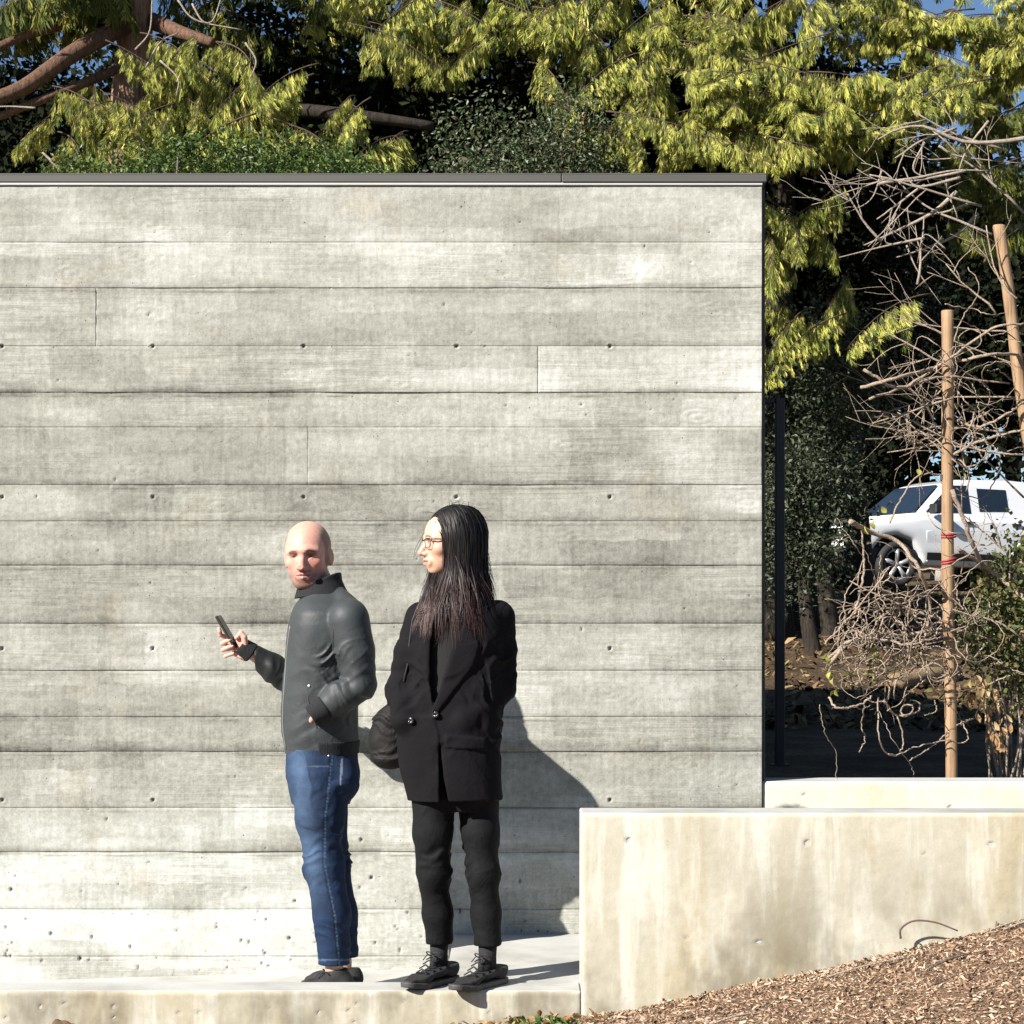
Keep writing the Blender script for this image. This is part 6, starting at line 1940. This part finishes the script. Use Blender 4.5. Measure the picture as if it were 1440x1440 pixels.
for l_, dx, dy, hh, rr in (('pale sunlit tree stump beyond the car\'s bonnet, the wider one', 0, 0, 1.0, 1.0), ('slimmer pale tree stump beyond the car, half behind the windscreen', .9, .4, 1.1, .72)):
    g = Geo(); g.tube([(0, 0, 0), (.02, 0, .35 * hh), (.0, 0, .75 * hh), (.05, 0, 1.0 * hh), (.06, 0, 1.03 * hh)], [.36 * rr, .30 * rr, .27 * rr, .25 * rr, .1 * rr], 12)
    stp = g.build('tree_stump', M_STUMP, None, True); stp.location = (sp0[0] + dx, sp0[1] + dy, sp0[2]); tag(stp, l_, 'stump', 'stumps beyond the car')

def back_pos(n):
    r = np.random.default_rng(79)
    x = r.uniform(1.0, 9.0, n); y = r.uniform(6.0, 24, n)
    return np.stack([x, y, back_z(x, y)], 1)
fl = scatter_chips('fallen_leaves', 9000, back_pos, 0.5, .05, .12, (.3, .7), [(.16, .10, .055), (.10, .06, .035), (.24, .17, .09), (.06, .04, .025), (.12, .12, .04)], np.random.default_rng(9), .01)
tag(fl, 'brown fallen leaves strewn over the ground behind the low wall', 'leaves', kind='stuff')
# ------------------------------------------------------------------ the parked white car
CY = 24.5
csc = (CY - CAM_Y) / F_PX
car = empty('parked_car', (0, 0, 0), 0); tag(car, 'white off-road car parked among the trees, partly hidden by the vine', 'car')
paint = Mat('white_car_paint'); paint.set(Base_Color=paint.mix(paint.noise(3, 4, .6), (.70, .71, .73), (.80, .80, .81)), Roughness=.22); paint.b.inputs['Coat Weight'].default_value = .6
M_PAINT = paint.m
M_GLASS = simple('tinted_car_glass', (.012, .02, .03), .06, .2, 3, spec=.8)
M_RUB = simple('tyre_rubber', (.018, .018, .018), .8, .2, 30, .3)
M_BLK = simple('black_trim', (.015, .015, .016), .5, .2, 30)
M_ALU = simple('alloy_wheel', (.55, .55, .56), .35, .1, 20, 0, (1, 1, 1), .6)
M_LAMP = simple('lamp_lens', (.6, .6, .58), .1, .1, 20)
# profile in metres: x forward from the rear, z up; body half-width varies
prof = [(0.0, .55), (.02, .95), (.10, 1.12), (.28, 1.72), (.45, 1.80), (1.2, 1.84), (2.25, 1.80), (2.55, 1.72), (3.18, 1.18), (3.35, 1.14), (4.1, 1.06), (4.38, .98), (4.48, .80), (4.50, .50), (4.42, .40),
        (4.10, .38), (3.98, .62), (3.80, .80), (3.55, .84), (3.28, .76), (3.12, .55), (3.05, .36), (1.35, .36), (1.27, .58), (1.10, .78), (.88, .84), (.62, .78), (.46, .60), (.36, .40), (.1, .42)]
prof = np.array(prof)
def side(z): return np.interp(z, [.35, .6, .95, 1.12, 1.2, 1.75, 1.86], [.82, .87, .88, .86, .80, .66, .60])
def car_body():
    """Side profile swept across the width, with every edge rounded."""
    q = SDF((-.12, -1.0, .25), (4.66, 1.0, 1.98), .03)
    xx_, zz_ = np.meshgrid(q.X[:, 0, 0], q.Z[0, 0, :], indexing='ij')
    pd_ = poly_in(prof, xx_, zz_).astype(np.float32)[:, None, :]
    sw = np.abs(q.Y) - side(q.Z).astype(np.float32) + .05 * np.clip((q.X - 3.6) / .9, 0, 1) ** 2
    q.D = smax(pd_ + 0 * q.Y, sw + 0 * q.X, .10).astype(np.float32)
    v, f = q.mesh(3)
    return np_mesh('body', v, f, True)
o = link('body', car_body(), car, M_PAINT)
def side_panel(name, pts, off, mat, sgn, parent, t=.012):
    """A flat panel on the car's flank following the side's slope."""
    pts = np.array(pts); w = side(pts[:, 1]) + off
    v = [(x, sgn * ww, z) for (x, z), ww in zip(pts, w)] + [(x, sgn * (ww - t), z) for (x, z), ww in zip(pts, w)]
    n = len(pts)
    f = [tuple(range(n)), tuple(range(n, 2 * n))[::-1]] + [(i, i + n, (i + 1) % n + n, (i + 1) % n) for i in range(n)]
    if sgn > 0: f = [q[::-1] for q in f]
    me = bpy.data.meshes.new(name); me.from_pydata([tuple(map(float, q)) for q in v], [], f); me.update()
    return link(name, me, parent, mat)
for sgn in (-1, 1):
    dr = side_panel('door', [(2.02, .42), (2.02, 1.20), (3.02, 1.18), (3.02, .90), (2.98, .44)], .010, M_PAINT, sgn, car)
    dr2 = side_panel('door', [(1.28, .60), (1.12, .84), (1.12, 1.21), (1.98, 1.20), (1.98, .42), (1.42, .42)], .010, M_PAINT, sgn, car)
    side_panel('handle', [(2.08, 1.06), (2.08, 1.10), (2.26, 1.10), (2.26, 1.06)], .028, M_BLK, sgn, dr)
    side_panel('handle', [(1.16, 1.06), (1.16, 1.10), (1.34, 1.10), (1.34, 1.06)], .028, M_BLK, sgn, dr2)
    side_panel('window', [(2.10, 1.24), (2.10, 1.70), (2.44, 1.69), (2.98, 1.24)], .008, M_GLASS, sgn, car)
    side_panel('window', [(1.34, 1.30), (1.34, 1.66), (1.92, 1.66), (1.92, 1.28)], .008, M_GLASS, sgn, car)
    side_panel('window', [(.50, 1.32), (.54, 1.64), (.96, 1.66), (.96, 1.32)], .008, M_GLASS, sgn, car)
    side_panel('side_trim', [(1.42, .46), (1.42, .58), (3.0, .58), (3.0, .46)], .022, M_BLK, sgn, car)
    g = Geo(); g.box((2.86, sgn * .86 if sgn > 0 else -1.06, 1.20), (2.98, 1.06 if sgn > 0 else -.86, 1.36), .02); g.build('mirror', M_BLK, car)
    g = Geo(); g.box((4.36, .52 * sgn if sgn > 0 else -.80, .78), (4.497, .80 if sgn > 0 else -.52, .92), .02); g.build('headlight', M_LAMP, car)
    side_panel('indicator', [(4.15, .84), (4.15, .92), (4.34, .90), (4.34, .82)], .010, simple('amber_lens', (.5, .2, .03), .2, .1, 20), sgn, car)
# windscreen, grille, bumper, roof rails
ws = bpy.data.meshes.new('windscreen'); ws.from_pydata([(2.62, -.60, 1.70), (2.62, .60, 1.70), (3.17, .74, 1.235), (3.17, -.74, 1.235)], [], [(0, 3, 2, 1)]); ws.update()
link('windscreen', ws, car, M_GLASS)
Geo().box((4.40, -.86, .42), (4.60, .86, .64), .04).build('bumper', M_BLK, car)
g = Geo()
for k in range(5): g.box((4.47, -.48, .72 + k * .042), (4.505, .48, .742 + k * .042), .004)
g.build('grille', M_BLK, car)
Geo().box((.5, -.78, .40), (4.3, .78, .62)).build('underbody', M_BLK, car)
def wheel(x, sgn):
    o = empty('wheel', (x, sgn * .76, .37)); o.parent = car
    a = np.linspace(0, 2 * math.pi, 37)[:-1]
    pr = [(-.11, .25), (-.12, .31), (-.105, .355), (-.06, .372), (.06, .372), (.105, .355), (.12, .31), (.11, .25)]
    V = np.array([[r * math.cos(q), y, r * math.sin(q)] for q in a for y, r in pr]); m_ = len(pr)
    Q = np.array([[i * m_ + k, i * m_ + (k + 1) % m_, ((i + 1) % 36) * m_ + (k + 1) % m_, ((i + 1) % 36) * m_ + k] for i in range(36) for k in range(m_)])
    link('tyre', np_mesh('tyre', V, Q), o, M_RUB)
    g = Geo(); ys = sgn * .07
    g.tube([(0, ys - .02 * sgn, 0), (0, ys, 0), (0, ys + .025 * sgn, 0)], [.06, .055, .04], 14)
    for k in range(5):
        q = k * 2 * math.pi / 5 + .3
        g.tube([(.04 * math.cos(q), ys, .04 * math.sin(q)), (.15 * math.cos(q), ys + .012 * sgn, .15 * math.sin(q)), (.25 * math.cos(q), ys - .005 * sgn, .25 * math.sin(q))], [.034, .036, .05], 7)
    g.tube([(.245 * math.cos(q), ys, .245 * math.sin(q)) for q in np.linspace(0, 2 * math.pi, 30)], .022, 6, False)
    g.build('rim', M_ALU, o, True)
    g = Geo(); g.tube([(0, -.02 * sgn, 0), (0, .02 * sgn, 0)], [.24, .24], 20); g.build('brake_disc', M_BLK, o, True)
for x in (.87, 3.55):
    for sgn in (-1, 1): wheel(x, sgn)
# place it: nose to the left and turned towards the viewer
yaw = math.radians(180 + 24)
fwp = W(1257, 832, CY); cz_ = fwp[2]
car.rotation_euler = (0, math.radians(-1.0), yaw)
off = Matrix.Rotation(yaw, 3, 'Z') @ Vector((3.55, .76, 0))
car.location = (fwp[0] - off.x, CY - off.y, float(cz_))

# ------------------------------------------------------------------ small things at the bottom edge
rl = np.random.default_rng(14)
# leaf litter and weeds at the kerb under her feet
litter = empty('leaf_litter', (0.05, FRONT - .12, -.12)); tag(litter, 'dry fallen leaves heaped at the kerb below the woman\'s shoes', 'leaves', kind='stuff')
lo_ = np.array((0.05, FRONT - .12, -.12))
for k in range(120):
    x, y = rl.normal(.0, .15), FRONT - abs(rl.normal(.03, .09)) - .012
    z = float(front_z(x, y)) + .004 + rl.uniform(0, .018)
    leaf_obj(np.array((x, y, z)), (rl.normal(), rl.normal(), rl.normal(0, .35)), rl.uniform(.02, .045), rl.uniform(.007, .014), rl.uniform(-.2, .3), M_DRYLEAF,
             [(.48, .36, .2), (.40, .27, .13), (.56, .46, .3), (.28, .17, .08), (.33, .14, .07)][k % 5], litter, lo_)
weed_spots = [(-.06, -1.33), (.01, -1.31), (.11, -1.33), (.155, -1.35), (.06, -1.36), (.19, -1.40), (.13, -1.37)]
wl = ['green weed sprouting below the woman\'s left-hand shoe', 'green weed sprouting right below the woman\'s shoes', 'green weed by the kerb left of the low wall', 'green weed at the foot of the low wall\'s end',
      'green weed among the leaves under the kerb', 'green weed at the edge of the mulch', 'green weed in the leaves beside the low wall\'s end']
for (x, y), l_ in zip(weed_spots, wl):
    z = float(front_z(x, y))
    w_ = empty('weed', (x, y, z)); tag(w_, l_, 'weed', 'weeds along the kerb')
    for k in range(16):
        leaf_obj(np.array((x, y, z + .004)) + rl.normal(0, .012, 3) * [1, 1, .3], (rl.normal(), rl.normal(), rl.uniform(.2, 1.1)), rl.uniform(.02, .042), rl.uniform(.004, .008), .3, M_LEAF, [(.06, .11, .025), (.09, .14, .035)][k % 2], w_, np.array((x, y, z)))
# clod of earth at the lower left
cl0 = W(84, 1446, -1.5); 
s = SDF(cl0 - .1, cl0 + .1, .005)
for k in range(9):
    s.add(s.ell(cl0 + rl.normal(0, 1, 3) * [.024, .012, .006], rl.uniform(.014, .026, 3)), .006)
s.band(soft(.006, 40, 3))
V, Q = s.mesh(1)
base = cl0 - [0, 0, .02]
co = link('earth_clod', np_mesh('earth_clod', V - base, Q), None, earth_mat('clod_earth', (.10, .06, .04), (.22, .14, .09), (.36, .25, .17), 30)); co.location = tuple(base)
tag(co, 'brown clod of earth at the bottom left below the kerb', 'clod')
gz_ = float(front_z(cl0[0], cl0[1]))
# arching twig and a few sticks on the mulch
def stick(label, pts, r, mat=M_BARK_GREY, name='twig', grp='sticks lying on the mulch'):
    P = curve(pts, 16); o_ = P[0].copy()
    g = Geo(); g.tube(P - o_, np.linspace(r, r * .6, 16), 6)
    t = g.build(name, mat, None, True); t.location = tuple(o_); tag(t, label, 'twig', grp)
FY = FRONT - .05
stick('dark twig arching out of the mulch against the low wall', [W(1266.5, 1320, FY), W(1267, 1306, FY), W(1285, 1295, FY - .01), W(1315, 1297, FY - .02), W(1347, 1309, FY - .03)], .0042, simple('dark_twig_bark', (.10, .055, .045), .7, .2, 40), grp=None)
def gp(x, Y): return np.array([x, Y, float(front_z(x, Y)) + .012])
for l_, a, b in (('pale split stick near the right end of the low wall', (1.66, -1.33), (1.86, -1.30)), ('thin pale stick on the mulch below the arching twig', (1.05, -1.42), (1.32, -1.40)),
                 ('long pale splinter at the upper right of the mulch', (1.60, -1.30), (1.82, -1.27)), ('short pale stick low on the mulch slope', (.62, -1.75), (.78, -1.72)),
                 ('dark stick on the mulch right of centre', (1.35, -1.62), (1.50, -1.56))):
    stick(l_, [gp(*a), (gp(*a) + gp(*b)) / 2 + [0, 0, .006], gp(*b)], .004 if 'dark' not in l_ else .005, M_TWIG if 'dark' not in l_ else M_BARK_GREY)
